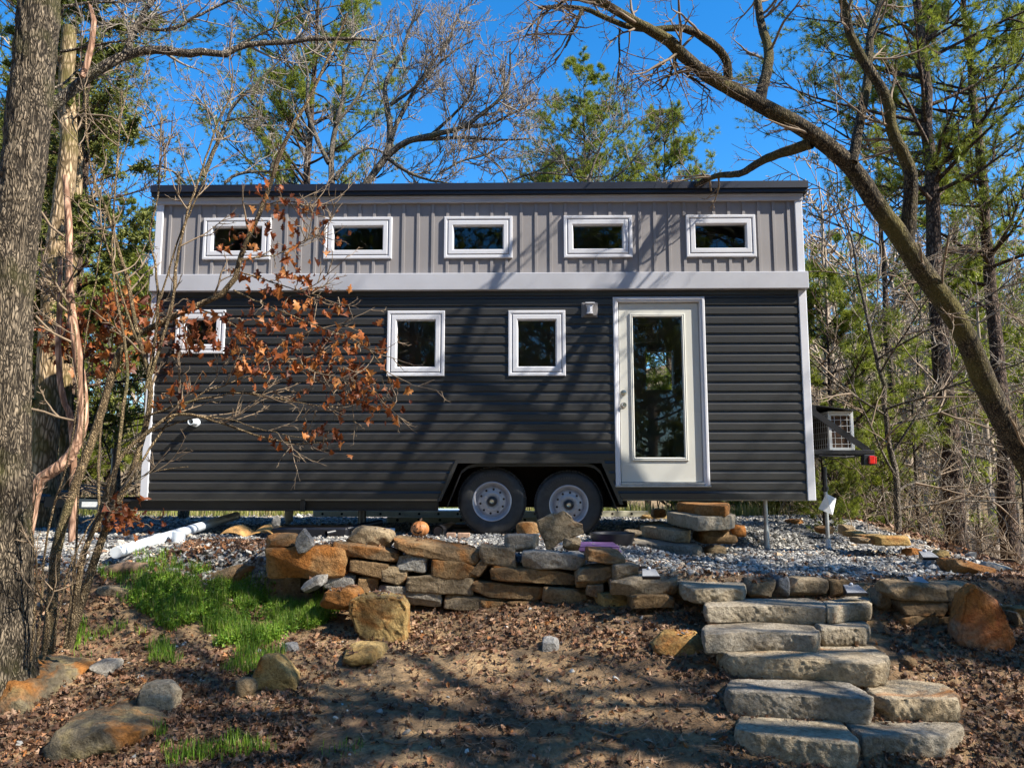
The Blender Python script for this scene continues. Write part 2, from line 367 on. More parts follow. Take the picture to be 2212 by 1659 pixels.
# ------------------------------------------------------------------ rocks
def cubesphere(n):
    g = np.linspace(-1, 1, n+1); vd = {}; V = []; Fc = []
    for ax in range(3):
        for sg in (-1, 1):
            idx = np.zeros((n+1, n+1), int)
            for i in range(n+1):
                for j in range(n+1):
                    p = [0, 0, 0]; p[ax] = sg; p[(ax+1) % 3] = g[i]; p[(ax+2) % 3] = g[j]
                    k = tuple(np.round(p, 5))
                    if k not in vd: vd[k] = len(V); V.append(p)
                    idx[i, j] = vd[k]
            for i in range(n):
                for j in range(n):
                    q = [idx[i, j], idx[i+1, j], idx[i+1, j+1], idx[i, j+1]]
                    Fc.append(q if sg > 0 else q[::-1])
    return np.array(V, float), np.array(Fc)
CS = {n: cubesphere(n) for n in (3, 8, 14, 22)}
def rockmesh(size, seed, p=5, n=14, rough=.05, cuts=4, cutd=.85):
    V0, Fc = CS[n]; r = np.random.default_rng(seed)
    V = np.tan(V0*.78)/tan(.78)
    nn = (np.abs(V)**p).sum(1)**(1/p); V = V/nn[:, None]
    for k in range(cuts+3):
        d = r.normal(size=3); d /= np.linalg.norm(d); h = (np.abs(d)**(p/(p-1))).sum()**((p-1)/p)*r.uniform(cutd-.16, cutd+.06)
        s = V@d; ex = np.maximum(s-h, 0); V = V-ex[:, None]*d
    w = np.stack([snoise(V, .35, seed+k, 2) for k in range(3)], 1); V = V+w*.05
    S = np.array(size)/2; V = V*S
    m = float(np.mean(S)); Nn = V/np.maximum(np.linalg.norm(V/S, axis=1)[:, None], .01)/S
    Nn /= np.linalg.norm(Nn, axis=1)[:, None]
    a = snoise(V, 1.2/m*.25, seed+5, 4)*rough*m*.8+(1-np.abs(snoise(V, 5, seed+9, 3))*2)*.09*rough*min(m, .35)*5
    return V+Nn*a[:, None], Fc
def rock(name, c, size, seed, mat, parent=None, rot=(0, 0, 0), **kw):
    V, Fc = rockmesh(size, seed, **kw)
    o = npmesh(name, V, [Fc], mat, parent); o.location = c; o.rotation_euler = rot
    return o
_sd = [100]
def sd(): _sd[0] += 7; return _sd[0]
def rpx(name, u0, v0, u1, v1, Yf, depth, mat, tilt=0, parent=None, yaw=0, pitch=0, **kw):
    """stone whose face fills this outline at distance Yf; tilt deg (positive = right end up)"""
    a = radians(tilt); c = PY((u0+u1)/2, (v0+v1)/2, Yf); zc = c[1]*cos(T)+(c[2]-CH)*sin(T)
    W = (u1-u0)/F*zc; H = (v1-v0)/F*zc/cos(T)
    ct, st = abs(cos(a)), abs(sin(a)); den = ct*ct-st*st
    w = (W*ct-H*st)/den; h = (H*ct-W*st)/den; h = max(h, H*.45); w = max(w, W*.5)
    c = c+np.array([c[0]/c[1]*depth*.42, depth*.42, 0])
    return rock(name, c, (w*1.03, depth, h*1.05), kw.pop('seed', sd()), mat, parent, (radians(pitch), -a, radians(yaw)), **kw)
def poly_in(u, v, poly):
    poly = np.array(poly, float); n = len(poly); ins = np.zeros(len(u), bool); j = n-1
    for i in range(n):
        xi, yi = poly[i]; xj, yj = poly[j]
        c = ((yi > v) != (yj > v)) & (u < (xj-xi)*(v-yi)/(yj-yi+1e-9)+xi); ins ^= c; j = i
    return ins
def outline(Q, n, sm=5):
    Pc = np.vstack([Q, Q[:1]]); L = np.r_[0, np.cumsum(np.linalg.norm(np.diff(Pc, axis=0), axis=1))]
    t = np.linspace(0, L[-1], n, endpoint=False); O = np.stack([np.interp(t, L, Pc[:, k]) for k in (0, 1)], 1)
    for _ in range(sm): O = (np.roll(O, 1, 0)+O*2+np.roll(O, -1, 0))/4
    return O
def ringstone(O, c, thick, seed, cr=.014, back=0):
    n = len(O); ang = snoise(np.c_[O*1.0, np.zeros(n)], 2.2, seed, 3)[:, None]; O = O*(1+ang*.02); rad = np.linalg.norm(O, axis=1)[:, None]
    rings = [(O*max(r, .001), np.zeros(n)) for r in (.0, .15, .3, .45, .6, .72, .82, .9, .95)]
    for k in range(1, 7):
        a = k/6*pi/2; rings.append((O*(1-cr*(1-sin(a))/rad), np.full(n, -cr*(1-cos(a)))))
    for f in np.linspace(.1, 1, 10): rings.append((O*(1-back*f*f)+O/rad*(.006*sin(f*pi)-.012*f*f), np.full(n, -cr-(thick-cr)*f)))
    if back:
        for r in (.8, .5, .2): rings.append((O*(1-back)*r, np.full(n, -thick-.02)))
    else: rings.append((O*.3, np.full(n, -thick)))
    V = np.concatenate([np.c_[a, b] for a, b in rings]); m = len(rings); side = np.repeat(np.arange(m) > 10, n)
    W = V+np.array([c[0], c[1], 0])
    V[:, 2] += snoise(W, 1.6, seed+1, 3)*.009*(~side)+snoise(W, 2.2, seed+4, 2)*.008*side
    if back: V[:, 2] += (snoise(W, 2.4, seed+7, 3)*.025+(.5-np.abs(snoise(W, 7, seed+8, 3)))*.012)*min(1, float(rad.mean())/.2)*(~side)
    rd = np.linalg.norm(V[:, :2], axis=1)[:, None]+1e-6; q_ = min(1, float(rad.mean())/.22)
    sdn = (snoise(W, 3.0, seed+2, 4)*.014+(.5-np.abs(snoise(W, 9, seed+3, 3)))*.018+snoise(W, 26, seed+11, 2)*.004)[:, None]; V[:, :2] += V[:, :2]/rd*sdn*side[:, None]*q_
    I = np.arange(m*n).reshape(m, n); return V, np.stack([I[:-1], np.roll(I, -1, 1)[:-1], np.roll(I, -1, 1)[1:], I[1:]], -1).reshape(-1, 4)[:, ::-1]
def slab(name, poly, ztop, thick, mat, seed, n=220, **tags):
    """flat stone: plan outline from the top face, rounded rough edge, real thickness"""
    P = np.array([PZ(u, v, ztop)[:2] for u, v in poly]); c = P.mean(0); V, Fc = ringstone(outline(P-c, n), c, thick, seed)
    o = npmesh(name, V, [Fc], mat); o.location = (c[0], c[1], ztop)
    tag(o, tags.get('label'), tags.get('cat', 'stone slab'), tags.get('group')); return o
def upstone(lab, fn, poly, Yf, thick, mat, seed, cr=.03, drop=0):
    """upright rock from its front outline; thickness runs away from the front"""
    P = np.array([PY(*fn(*p), Yf) for p in poly])[:, [0, 2]]; c = P.mean(0); Q = P-c; Q[:, 1] = np.where(Q[:, 1] < 0, Q[:, 1]-drop, Q[:, 1])
    V, Fc = ringstone(outline(Q, 160, 1), c, thick, seed, cr*.6, .12); W = np.stack([V[:, 0], -V[:, 2], V[:, 1]], 1)
    o = npmesh('rock', W, [Fc[:, ::-1]], M[mat]); o.location = (c[0], Yf, c[1]); tag(o, lab, 'rock'); return o
def c3(x, y): return (1055+x*.3533, 1072.6+y*.3533)
def c4(x, y): return (1625.9+x*.3533, 1072.6+y*.3533)
def c2(x, y): return (527.5+x*.3533, 1072.6+y*.3533)
# main flight
G = 'slabs of the stone steps up the bank'
slab('stone_slab', [(1590, 1562), (1606, 1530), (1700, 1533), (1782, 1541), (1822, 1562), (1852, 1592), (1850, 1606), (1790, 1600), (1700, 1592), (1625, 1583), (1592, 1574)], .175, .15, M['slab'], 1, label='pale slab at the left of the lowest step, its joint running diagonally', cat='stone step', group=G)
slab('stone_slab', [(1792, 1541), (1900, 1540), (2035, 1541), (2078, 1562), (2079, 1572), (2040, 1590), (1960, 1586), (1864, 1590), (1856, 1580), (1830, 1560)], .17, .14, M['slab'], 2, label='wide bluish pale slab at the right of the lowest step', cat='stone step', group=G)
slab('stone_slab', [(1566, 1484), (1578, 1466), (1650, 1466), (1830, 1469), (1852, 1483), (1882, 1502), (1878, 1510), (1780, 1502), (1650, 1497), (1575, 1492)], .315, .15, M['slab'], 3, label='long smooth slab at the left of the second step from the bottom', cat='stone step', group=G)
slab('stone_slab', [(1856, 1469), (1960, 1467), (2040, 1477), (2072, 1497), (2070, 1510), (2000, 1510), (1920, 1508), (1892, 1500), (1872, 1484)], .30, .13, M['slab'], 4, label='rough rounded slab at the right of the second step from the bottom', cat='stone step', group=G)
slab('stone_slab', [(1549, 1402), (1556, 1392), (1640, 1390), (1760, 1398), (1860, 1408), (1900, 1418), (1916, 1430), (1890, 1435), (1780, 1426), (1660, 1420), (1580, 1414)], .44, .14, M['slab'], 5, label='big tan slab with a rough face forming the third step from the bottom', cat='stone step', group=G)
slab('stone_slab', [(1700, 1389), (1780, 1383), (1862, 1378), (1890, 1396), (1920, 1418), (1918, 1428), (1904, 1424), (1860, 1412), (1760, 1399)], .438, .09, M['slab'], 6, label='thin wedge slab behind the big third step, dark crack along its front', cat='stone step', group=G)
slab('stone_slab', [(1518, 1356), (1535, 1342), (1600, 1341), (1720, 1342), (1756, 1350), (1770, 1362), (1760, 1372), (1690, 1366), (1600, 1366), (1522, 1370)], .56, .13, M['slab'], 7, label='tan slab at the left of the fourth step from the bottom', cat='stone step', group=G)
slab('stone_slab', [(1750, 1339), (1830, 1334), (1862, 1337), (1874, 1348), (1868, 1356), (1820, 1356), (1776, 1356)], .565, .12, M['slab'], 8, label='short rounded slab at the right of the fourth step from the bottom', cat='stone step', group=G)
slab('stone_slab', [(1519, 1304), (1530, 1294), (1640, 1292), (1750, 1292), (1778, 1300), (1784, 1312), (1700, 1309), (1600, 1308), (1524, 1310)], .68, .12, M['slab'], 9, label='long slab at the left of the fifth step from the bottom', cat='stone step', group=G)
slab('stone_slab', [(1780, 1297), (1830, 1288), (1870, 1286), (1882, 1295), (1878, 1304), (1835, 1306), (1788, 1312)], .685, .12, M['slab'], 10, label='grey slab at the right of the fifth step, under a solar light', cat='stone step', group=G)
slab('stone_slab', [(1459, 1252), (1464, 1243), (1530, 1241), (1590, 1250), (1608, 1262), (1604, 1270), (1560, 1272), (1500, 1272), (1475, 1264)], .775, .11, M['slab'], 11, label='pale slab with a sharp left corner at the top of the stone steps', cat='stone step', group=G)
G = 'stones edging the gravel at the head of the steps'
def topstone(a, b, c, d, mt, lab, Yf=6.2, dp=.28, **k):
    o = rpx('edge_stone', *c4(a, b), *c4(c, d), Yf, dp, mt, **k); tag(o, lab, 'stone', G)
topstone(-55, 508, 128, 616, M['stone'], 'rounded tan edging stone just right of the pale top slab')
topstone(100, 488, 200, 612, M['stonegrey'], 'narrow wedge-shaped grey edging stone between two longer ones', 6.25)
topstone(196, 508, 434, 608, M['stone'], 'long rectangular grey-brown edging stone beside the rusty block', 6.25, p=8)
topstone(434, 508, 572, 612, M['stonewarm'], 'dark rusty brown square edging block beside the solar light', 6.25, p=8)
topstone(690, 555, 826, 700, M['stone'], 'sloping grey stone at the right of the fifth step, under the solar light', 6.05, .32, tilt=-12)
# walls
wall = empty('retaining_wall', (0, 6.85, .4), label='low dry stacked wall of tan stones below the trailer wheels', cat='stone wall')
wall.location = (0, 0, 0)
Yw = lambda u: float(np.interp((u-1106)/F*6.8, [-2.2, -1, 0, .5, 1.0, 1.35], [6.84, 6.82, 6.77, 6.66, 6.4, 6.14]))-.02
st = [  # coords in close-up 2 (a) or 3 (b): x0,y0,x1,y1,tilt,mat
 ('a', 555, 272, 958, 412, -9, 'stonewarm'), ('a', 655, 388, 900, 505, -6, 'stonewarm'), ('a', 848, 420, 1016, 538, -6, 'stone'),
 ('a', 945, 352, 1130, 462, -6, 'stonegrey'), ('a', 920, 252, 1440, 412, -8, 'stonewarm'), ('a', 1152, 388, 1432, 508, -4, 'stonewarm'),
 ('a', 1384, 366, 1512, 508, -40, 'stonewarm'), ('a', 1435, 300, 1690, 432, -6, 'stone'), ('a', 1000, 470, 1408, 598, -3, 'stone'),
 ('a', 1516, 425, 1672, 516, -3, 'stonewarm'), ('b', 18, 422, 524, 548, -5, 'stonewarm'), ('b', -92, 524, 340, 640, -4, 'stonewarm'),
 ('b', 330, 560, 602, 662, -3, 'stonewarm'), ('a', 832, 545, 1216, 668, -4, 'stonegrey'), ('a', 1230, 600, 1612, 705, -4, 'stone'),
 ('b', -70, 622, 116, 700, -4, 'stonewarm'), ('b', 112, 638, 302, 722, 2, 'stonewarm'), ('b', 298, 655, 598, 742, -2, 'stonewarm'),
 ('b', 205, 334, 586, 446, -2, 'stonegrey'), ('b', 590, 322, 824, 428, -5, 'stonewarm'), ('b', 524, 428, 752, 556, 6, 'stone'),
 ('b', 750, 415, 906, 516, 3, 'stone'), ('b', 744, 500, 1136, 606, 0, 'stone'), ('b', 590, 535, 716, 616, 5, 'stone'),
 ('b', 650, 598, 865, 686, 0, 'stoneyellow'), ('b', 860, 602, 1112, 688, 0, 'stonewarm'), ('b', 600, 680, 1005, 756, 0, 'stonewarm'),
 ('a', 690, 498, 832, 602, -3, 'stonewarm'), ('a', 752, 572, 1004, 672, -6, 'stoneorange'), ('a', 505, 465, 698, 570, -5, 'stonegrey')]
for k, (w_, a, b, c, d, ti, mt) in enumerate(st):
    fn = c2 if w_ == 'a' else c3
    p0, p1 = fn(a, b), fn(c, d); rpx('stone', *p0, *p1, Yw((p0[0]+p1[0])/2), .34, M[mt], ti, wall, p=[13, 18, 26][k % 3], rough=.08, cuts=5, n=22)
# near-black boxes that paint the shade deep in the joints
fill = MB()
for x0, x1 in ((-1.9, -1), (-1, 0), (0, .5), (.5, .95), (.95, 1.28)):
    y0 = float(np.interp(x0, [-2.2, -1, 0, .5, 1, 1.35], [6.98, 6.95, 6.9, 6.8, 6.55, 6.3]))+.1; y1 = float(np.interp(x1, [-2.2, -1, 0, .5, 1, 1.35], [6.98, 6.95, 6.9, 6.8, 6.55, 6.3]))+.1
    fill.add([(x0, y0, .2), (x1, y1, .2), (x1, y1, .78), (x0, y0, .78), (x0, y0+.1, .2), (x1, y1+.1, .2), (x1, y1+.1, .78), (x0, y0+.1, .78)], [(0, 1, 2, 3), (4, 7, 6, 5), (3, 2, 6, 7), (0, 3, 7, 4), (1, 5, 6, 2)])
fill.build('joint_shade', M['hole'], wall)
wall2 = empty('retaining_wall', label='short dry stacked wall of tan stones right of the steps', cat='stone wall')
for k, (a, b, c, d, ti, mt) in enumerate([(785, 532, 1136, 640, -2, 'stone'), (1110, 545, 1350, 640, -1, 'stone'), (850, 636, 1122, 728, -2, 'stonewarm'), (1112, 642, 1330, 722, 0, 'stonewarm'),
        (850, 728, 1075, 815, 0, 'stonewarm'), (1068, 730, 1290, 820, 0, 'stonewarm'), (800, 790, 960, 850, 0, 'stonewarm')]):
    rpx('stone', *c4(a, b), *c4(c, d), 5.86, .34, M[mt], ti, wall2, p=[13, 18, 26][k % 3], rough=.08, cuts=5, n=22)
MB().box(3.0, 3.5, 6.02, 6.12, .35, .70).build('joint_shade', M['hole'], wall2)  # near-black box gives these joints the same painted shade
# pile of slabs serving as steps below the door
G = 'flat stones piled up as steps below the door'
def d8(x, y): return (1348.1+x*.1325, 1055+y*.1325)
def pile(lab, x0, y0, x1, y1, Yf, dp, mt, **k):
    o = rpx('step_stone', *d8(x0, y0), *d8(x1, y1), Yf, dp, M[mt], **k); tag(o, lab, 'step stone', G)
def dslab(lab, poly, z, th, mt, s):
    slab('step_stone', [d8(*p) for p in poly], z, th, M[mt], s, label=lab, cat='step stone', group=G)
dslab('long thin grey slab, lowest of the pile of door steps', [(0, 845), (60, 790), (230, 790), (700, 850), (1200, 900), (1280, 940), (1200, 955), (600, 915), (10, 880)], .94, .1, 'slab', 31)
dslab('thick tan slab second from the bottom of the door step pile', [(262, 590), (300, 550), (560, 530), (800, 600), (1080, 660), (1070, 690), (820, 685), (600, 650), (300, 610)], 1.07, .12, 'slab', 32)
dslab('wide slab with a ragged underside in the door step pile, below the top one', [(700, 370), (760, 345), (1200, 350), (1780, 405), (1805, 430), (1700, 455), (1200, 470), (1000, 430), (760, 390)], 1.235, .13, 'slab', 33)
dslab('topmost slab of the door step pile, orange on its right face', [(870, 230), (930, 185), (1400, 190), (1650, 215), (1715, 250), (1660, 290), (1300, 275), (1050, 245)], 1.335, .105, 'stoneorange', 34)
pile('brown earthy stone propping up the door step pile', 1165, 690, 1800, 900, 8.3, .4, 'stonewarm')
pile('small brown stone wedged under the wide door step slab', 1480, 585, 1690, 720, 8.25, .3, 'stonewarm')
pile('small orange stone right of the door step pile', 1690, 600, 1940, 790, 8.3, .3, 'stoneorange')
pile('small tan stone at the foot of the door step pile', 1330, 945, 1645, 1095, 8.0, .2, 'stone')
pile('thin pale slab left of the door step pile', 20, 690, 265, 790, 8.3, .3, 'stone')
# loose rocks
def loose(lab, u0, v0, u1, v1, mt, dp=None, Yf=None, name='rock', cat='rock', group=None, sink=6, **k):
    k.setdefault('p', 5); k.setdefault('cuts', 9); k.setdefault('rough', .1); k.setdefault('n', 22); k['cutd'] = k.get('cutd', .82)
    if Yf is None: Yf = PG((u0+u1)/2, v1-sink)[1]
    else: sink = 0
    W = (u1-u0)/F*Yf
    if sink: v1 += (v1-v0)*.15
    o = rpx(name, u0, v0, u1, v1, Yf, dp or W*.7, M[mt], **k); tag(o, lab, cat, group); return o
upstone('large blocky ochre boulder standing in front of the wall', c2, [(650, 640), (700, 618), (830, 612), (960, 630), (990, 680), (985, 760), (995, 840), (980, 890), (880, 895), (760, 870), (690, 800), (640, 720)], PG(*c2(820, 880))[1]-.02, .36, 'stoneyellow', 51, .05, .05)
loose('big orange block with rough face at the left end of the wall', *c2(140, 318), *c2(652, 495), 'stoneorange', .42, Yf=6.78, p=8, cuts=5, n=22, rough=.08)
loose('flat brown stone lying on top of the big orange block', *c2(150, 235), *c2(318, 318), 'stonewarm', .3, Yf=6.85)
upstone('pointed grey stone standing on the big orange block', c2, [(360, 198), (400, 250), (418, 300), (370, 342), (330, 350), (308, 300), (314, 250)], 6.72, .14, 'stonegrey', 52, .02)
loose('lumpy brown rock sitting on top of the wall, left of the wheels', *c2(625, 178), *c2(924, 318), 'stone', .32, Yf=6.88, tilt=-7, cuts=7, cutd=.78)
loose('tilted grey stone leaning at the left foot of the wall', *c2(345, 465), *c2(522, 612), 'stonegrey', .25, Yf=6.6, tilt=32)
loose('low orange rock in front of the left end of the wall', *c2(466, 560), *c2(726, 690), 'stoneorange', .35, Yf=6.45, p=3)
upstone('yellow slab rock tipped on edge in the leaf litter', c2, [(100, 985), (180, 985), (250, 1050), (300, 1110), (320, 1160), (300, 1195), (240, 1205), (130, 1175), (45, 1140), (40, 1110)], PG(*c2(180, 1195))[1], .22, 'stoneyellow', 53, .03, .03)
loose('small tan rock beside the tipped yellow slab', 512, 1470, 556, 1512, 'stone', .15, p=3)
loose('large grey and orange boulder at the left edge of the photo', -90, 1470, 214, 1650, 'boulder', 1.1, p=3.4, n=22, cuts=13, cutd=.74, rough=.17, Yf=5.15)
loose('rounded grey boulder with yellow patches at the bottom left', 138, 1566, 352, 1700, 'boulder', .8, p=3.2, n=22, cuts=13, cutd=.76, rough=.17, Yf=4.6)
loose('pale yellow angular rock between the boulders and the path', 305, 1484, 391, 1543, 'slab', .2, p=8)
loose('small whitish rock behind the left boulders', 203, 1433, 254, 1466, 'stonegrey', .2)
loose('flat tan stone in the grass near the saplings', 228, 1267, 318, 1292, 'stone', .4, p=6)
loose('broad flat brown stone between gravel and grass', 388, 1223, 592, 1262, 'stonewarm', .7, p=6)
loose('small bluish white rock in the grass beside the path', *c2(238, 908), *c2(335, 972), 'stonegrey', .15)
loose('small white wedge of rock in the middle of the dirt', *c3(325, 875), *c3(432, 972), 'stonegrey', .2, p=3)
loose('yellow block half buried left of the third step', *c3(996, 858), *c3(1312, 985), 'stoneyellow', .3, p=7, rough=.08)
loose('buried ochre hump of rock in the dirt path', *c2(615, 950), *c2(870, 1050), 'stoneyellow', .5, p=3, sink=0)
upstone('tall slab of stone with rust red face standing right of the steps', c4, [(1360, 545), (1410, 575), (1500, 640), (1560, 740), (1608, 850), (1570, 910), (1480, 952), (1380, 910), (1300, 880), (1258, 840), (1270, 760), (1300, 680), (1312, 600)], PG(*c4(1430, 930))[1]-.02, .2, 'stonered', 54, .03, .05)
loose('long rounded orange boulder on the edge of the gravel', *c4(1162, 380), *c4(1438, 538), 'stoneorange', .5, Yf=6.6, p=3.2, n=22, tilt=-10)
loose('pale round rock right of the orange boulder', *c4(1405, 418), *c4(1562, 515), 'stonegrey', .35, Yf=6.95, p=2.6)
loose('small rusty orange rock on the gravel by the solar light', *c4(928, 325), *c4(1040, 385), 'stoneorange', .2)
loose('cream rock behind the solar light at the gravel edge', *c4(1100, 335), *c4(1180, 390), 'stoneyellow', .2, Yf=7.3)
loose('small dark stone standing in the litter right of the steps', *c4(915, 990), *c4(990, 1080), 'stonewarm', .15)
loose('thin white slab lying at the right edge of the bank', *c4(1530, 690), *c4(1700, 800), 'stoneyellow', .3, Yf=5.9, p=6)
loose('small brown stone beside the red faced slab', *c4(1560, 715), *c4(1612, 800), 'stonewarm', .2, Yf=5.8)
upstone('large pinkish grey slab of rock leaning upright in front of the right wheel', c3, [(300, 150), (380, 110), (460, 90), (505, 125), (522, 152), (578, 168), (582, 225), (510, 250), (440, 272), (400, 312), (362, 328), (345, 270), (310, 200)], 6.9, .12, 'stone', 55, .018)
loose('grey rectangular block on the wall in front of the wheels', *c3(106, 236), *c3(305, 332), 'stonegrey', .26, Yf=6.82, p=9)
loose('small round brown rock at the foot of the leaning slab', *c3(440, 250), *c3(562, 332), 'stone', .2, Yf=6.85, p=3)
loose('orange and cream rock behind the grey block', *c3(174, 165), *c3(318, 240), 'stoneorange', .25, Yf=7.2, p=4)
loose('small grey stone on the gravel behind the wall', 588, 1117, 604, 1140, 'stonegrey', .1, Yf=8.6)
G = 'tan slabs edging the far side of the gravel'
for k, (lab, a, b, c, d, yy) in enumerate([('upright grey end stone of the far gravel edging', 542, 178, 592, 235, 8.9), ('small tan edging slab nearest the upright stone', 578, 215, 662, 248, 8.7), ('long tan edging slab in the middle of the far row', 632, 235, 805, 268, 8.4),
        ('low tan edging slab in front of the far row', 628, 255, 712, 290, 8.2), ('rightmost and widest tan slab of the far row', 712, 245, 948, 300, 8.1), ('reddish flat slab alone at the back of the gravel', 205, 142, 300, 170, 11.2), ('brown slab tipped up on the back of the gravel', 400, 185, 478, 228, 9.6)]):
    o = rpx('edging_slab', *c4(a, b), *c4(c, d), yy, .3, M[['stone', 'stoneyellow', 'stoneyellow', 'stone', 'stoneyellow', 'stoneorange', 'stonewarm'][k]], 0, p=7); tag(o, lab, 'stone slab', G)
o = rpx('edging_slab', 1385, 1112, 1440, 1128, 12.2, .4, M['stoneyellow'], p=6); tag(o, 'cream slab on the gravel seen below the trailer, right of the wheels', 'stone slab', G)
o = rpx('edging_slab', 1408, 1100, 1436, 1118, 11.4, .3, M['stoneorange'], p=6); tag(o, 'small orange stone seen left of the door step pile', 'stone slab', G)
# ------------------------------------------------------------------ the tiny house
HY = radians(-1.1)
H = empty('tiny_house', (-4.30*cos(HY), 8.85-4.30*sin(HY), .95), HY, 'tiny house on a trailer with charcoal lap siding below and taupe battens above', 'tiny house')
x0h, x1h, dph = .06, 7.70, 2.45
def lap(mb, X0, X1, z0, z1, holes, tr=None, pitch=.1125, pr=.018):
    """Dutch lap courses; holes = (xa0,xa1,xb0,xb1,z0,z1): x range at z0 and at z1"""
    zb = z0; rng = np.random.default_rng(3)
    prof = [(0, .0), (0, -pr), (.58, -pr*.98), (.66, -pr*.45), (.76, -pr*.15), (.88, 0), (1, 0)]
    def yat(f): return float(np.interp(f, [p[0] for p in prof[1:]], [p[1] for p in prof[1:]]))
    while zb < z1-.001:
        zt = min(zb+pitch, z1)
        cuts = {zb, zt}
        for h in holes:
            for z in (h[4], h[5]):
                if zb < z < zt: cuts.add(z)
        cuts = sorted(cuts)
        for ca, cb in zip(cuts[:-1], cuts[1:]):
            mid = (ca+cb)/2; iv = [((X0, X0), (X1, X1))]
            for h in holes:
                if h[4] <= mid <= h[5]:
                    L = lambda z: h[0]+(h[2]-h[0])*(z-h[4])/(h[5]-h[4]); Rr = lambda z: h[1]+(h[3]-h[1])*(z-h[4])/(h[5]-h[4])
                    hl = (L(ca), L(cb)); hr = (Rr(ca), Rr(cb)); new = []
                    for a, b in iv:
                        if hl[0] >= b[0] or hr[0] <= a[0]: new.append((a, b)); continue
                        if hl[0] > a[0]: new.append((a, hl))
                        if hr[0] < b[0]: new.append((hr, b))
                    iv = new
            fs = sorted({(ca-zb)/pitch, (cb-zb)/pitch} | {p[0] for p in prof if (ca-zb)/pitch < p[0] < (cb-zb)/pitch})
            for a, b in iv:
                V = []
                if ca == zb: 
                    V += [(a[0], 0, ca), (b[0], 0, ca)]
                for f in fs:
                    t = (f-fs[0])/(fs[-1]-fs[0]+1e-9); z = zb+f*pitch
                    V += [(a[0]+(a[1]-a[0])*t, yat(f), z), (b[0]+(b[1]-b[0])*t, yat(f), z)]
                if tr: V = [tr(*p) for p in V]
                mb.add(V, [(2*i, 2*i+1, 2*i+3, 2*i+2) for i in range(len(V)//2-1)])
        zb = zt
WIN = {'a': (.346, .93, 2.10, 2.62), 'b': (2.841, 3.514, 1.826, 2.599), 'c': (4.257, 4.922, 1.826, 2.598)}
UP = [(.616, 1.425), (2.063, 2.875), (3.494, 4.305), (4.911, 5.719), (6.353, 7.168)]; UZ = (3.228, 3.738)
DR = (5.478, 6.542, .575, 2.752)
holes = [(a+.03, b-.03, a+.03, b-.03, c+.03, d-.03) for a, b, c, d in WIN.values()]
holes.append((DR[0]+.02, DR[1]-.02, DR[0]+.02, DR[1]-.02, .58, DR[3]-.02))
holes.append((3.45, 5.545, 3.662, 5.338, .416, .864))
mb = MB(); lap(mb, x0h+.06, x1h-.06, .416, 2.86, holes)
mb.build('lap_siding', M['siding'], H)
mb = MB()
for xx, sgn in ((x0h-.004, -1), (x1h+.004, 1)):
    lap(mb, .06, dph-.06, .416, 2.9, [], tr=lambda x, y, z, xx=xx, sgn=sgn: (xx-sgn*y*-1*1.0 if False else xx+sgn*abs(y), x, z))
lap(mb, .06, 7.6, .416, 2.9, [(6.15, 6.68, 6.15, 6.68, 1.87, 2.57)], tr=lambda x, y, z: (x, dph+.004+abs(y), z))
mb.build('lap_siding', M['siding'], H)
# shell (front cells avoiding the openings), back wall with a window, sides, floor, ceiling
def cells(mb, X0, X1, Z0, Z1, hs, ya, yb):
    xsn = sorted({X0, X1} | {h[0] for h in hs} | {h[1] for h in hs}); zsn = sorted({Z0, Z1} | {h[2] for h in hs} | {h[3] for h in hs})
    for a, b in zip(xsn[:-1], xsn[1:]):
        run = None
        for c, d in zip(zsn[:-1], zsn[1:]):
            mx, mz = (a+b)/2, (c+d)/2; solid = not any(h[0] < mx < h[1] and h[2] < mz < h[3] for h in hs)
            if solid: run = (run[0], d) if run else (c, d)
            if (not solid or d == zsn[-1]) and run:
                mb.box(a, b, ya, yb, run[0], run[1]); run = None
hs = [(a+.05, b-.05, c+.05, d-.05) for a, b, c, d in WIN.values()]+[(a+.05, b-.05, UZ[0]+.05, UZ[1]-.05) for a, b in UP]+[(5.53, 6.49, .58, 2.70), (3.45, 5.545, .40, .87)]
sh = MB(); cells(sh, x0h+.01, x1h-.01, .42, 3.97, hs, .004, .09); sh.build('wall_shell', M['darkint'], H)
sh = MB(); cells(sh, x0h+.01, x1h-.01, .42, 3.75, [(6.18, 6.65, 1.90, 2.54)], dph-.09, dph); sh.build('back_wall', M['darkint'], H)
sh = MB(); sh.box(x0h, x0h+.08, .092, dph-.092, .42, 3.7).box(x1h-.08, x1h, .092, dph-.092, .42, 3.7); sh.build('end_wall', M['darkint'], H)
sh = MB(); sh.box(x0h+.09, 3.44, .1, dph-.1, .424, .50).box(5.55, x1h-.09, .1, dph-.1, .424, .50).box(3.44, 5.55, .78, dph-.1, .424, .50).box(3.44, 5.55, .1, .78, .88, .92); sh.build('floor', M['darkint'], H)
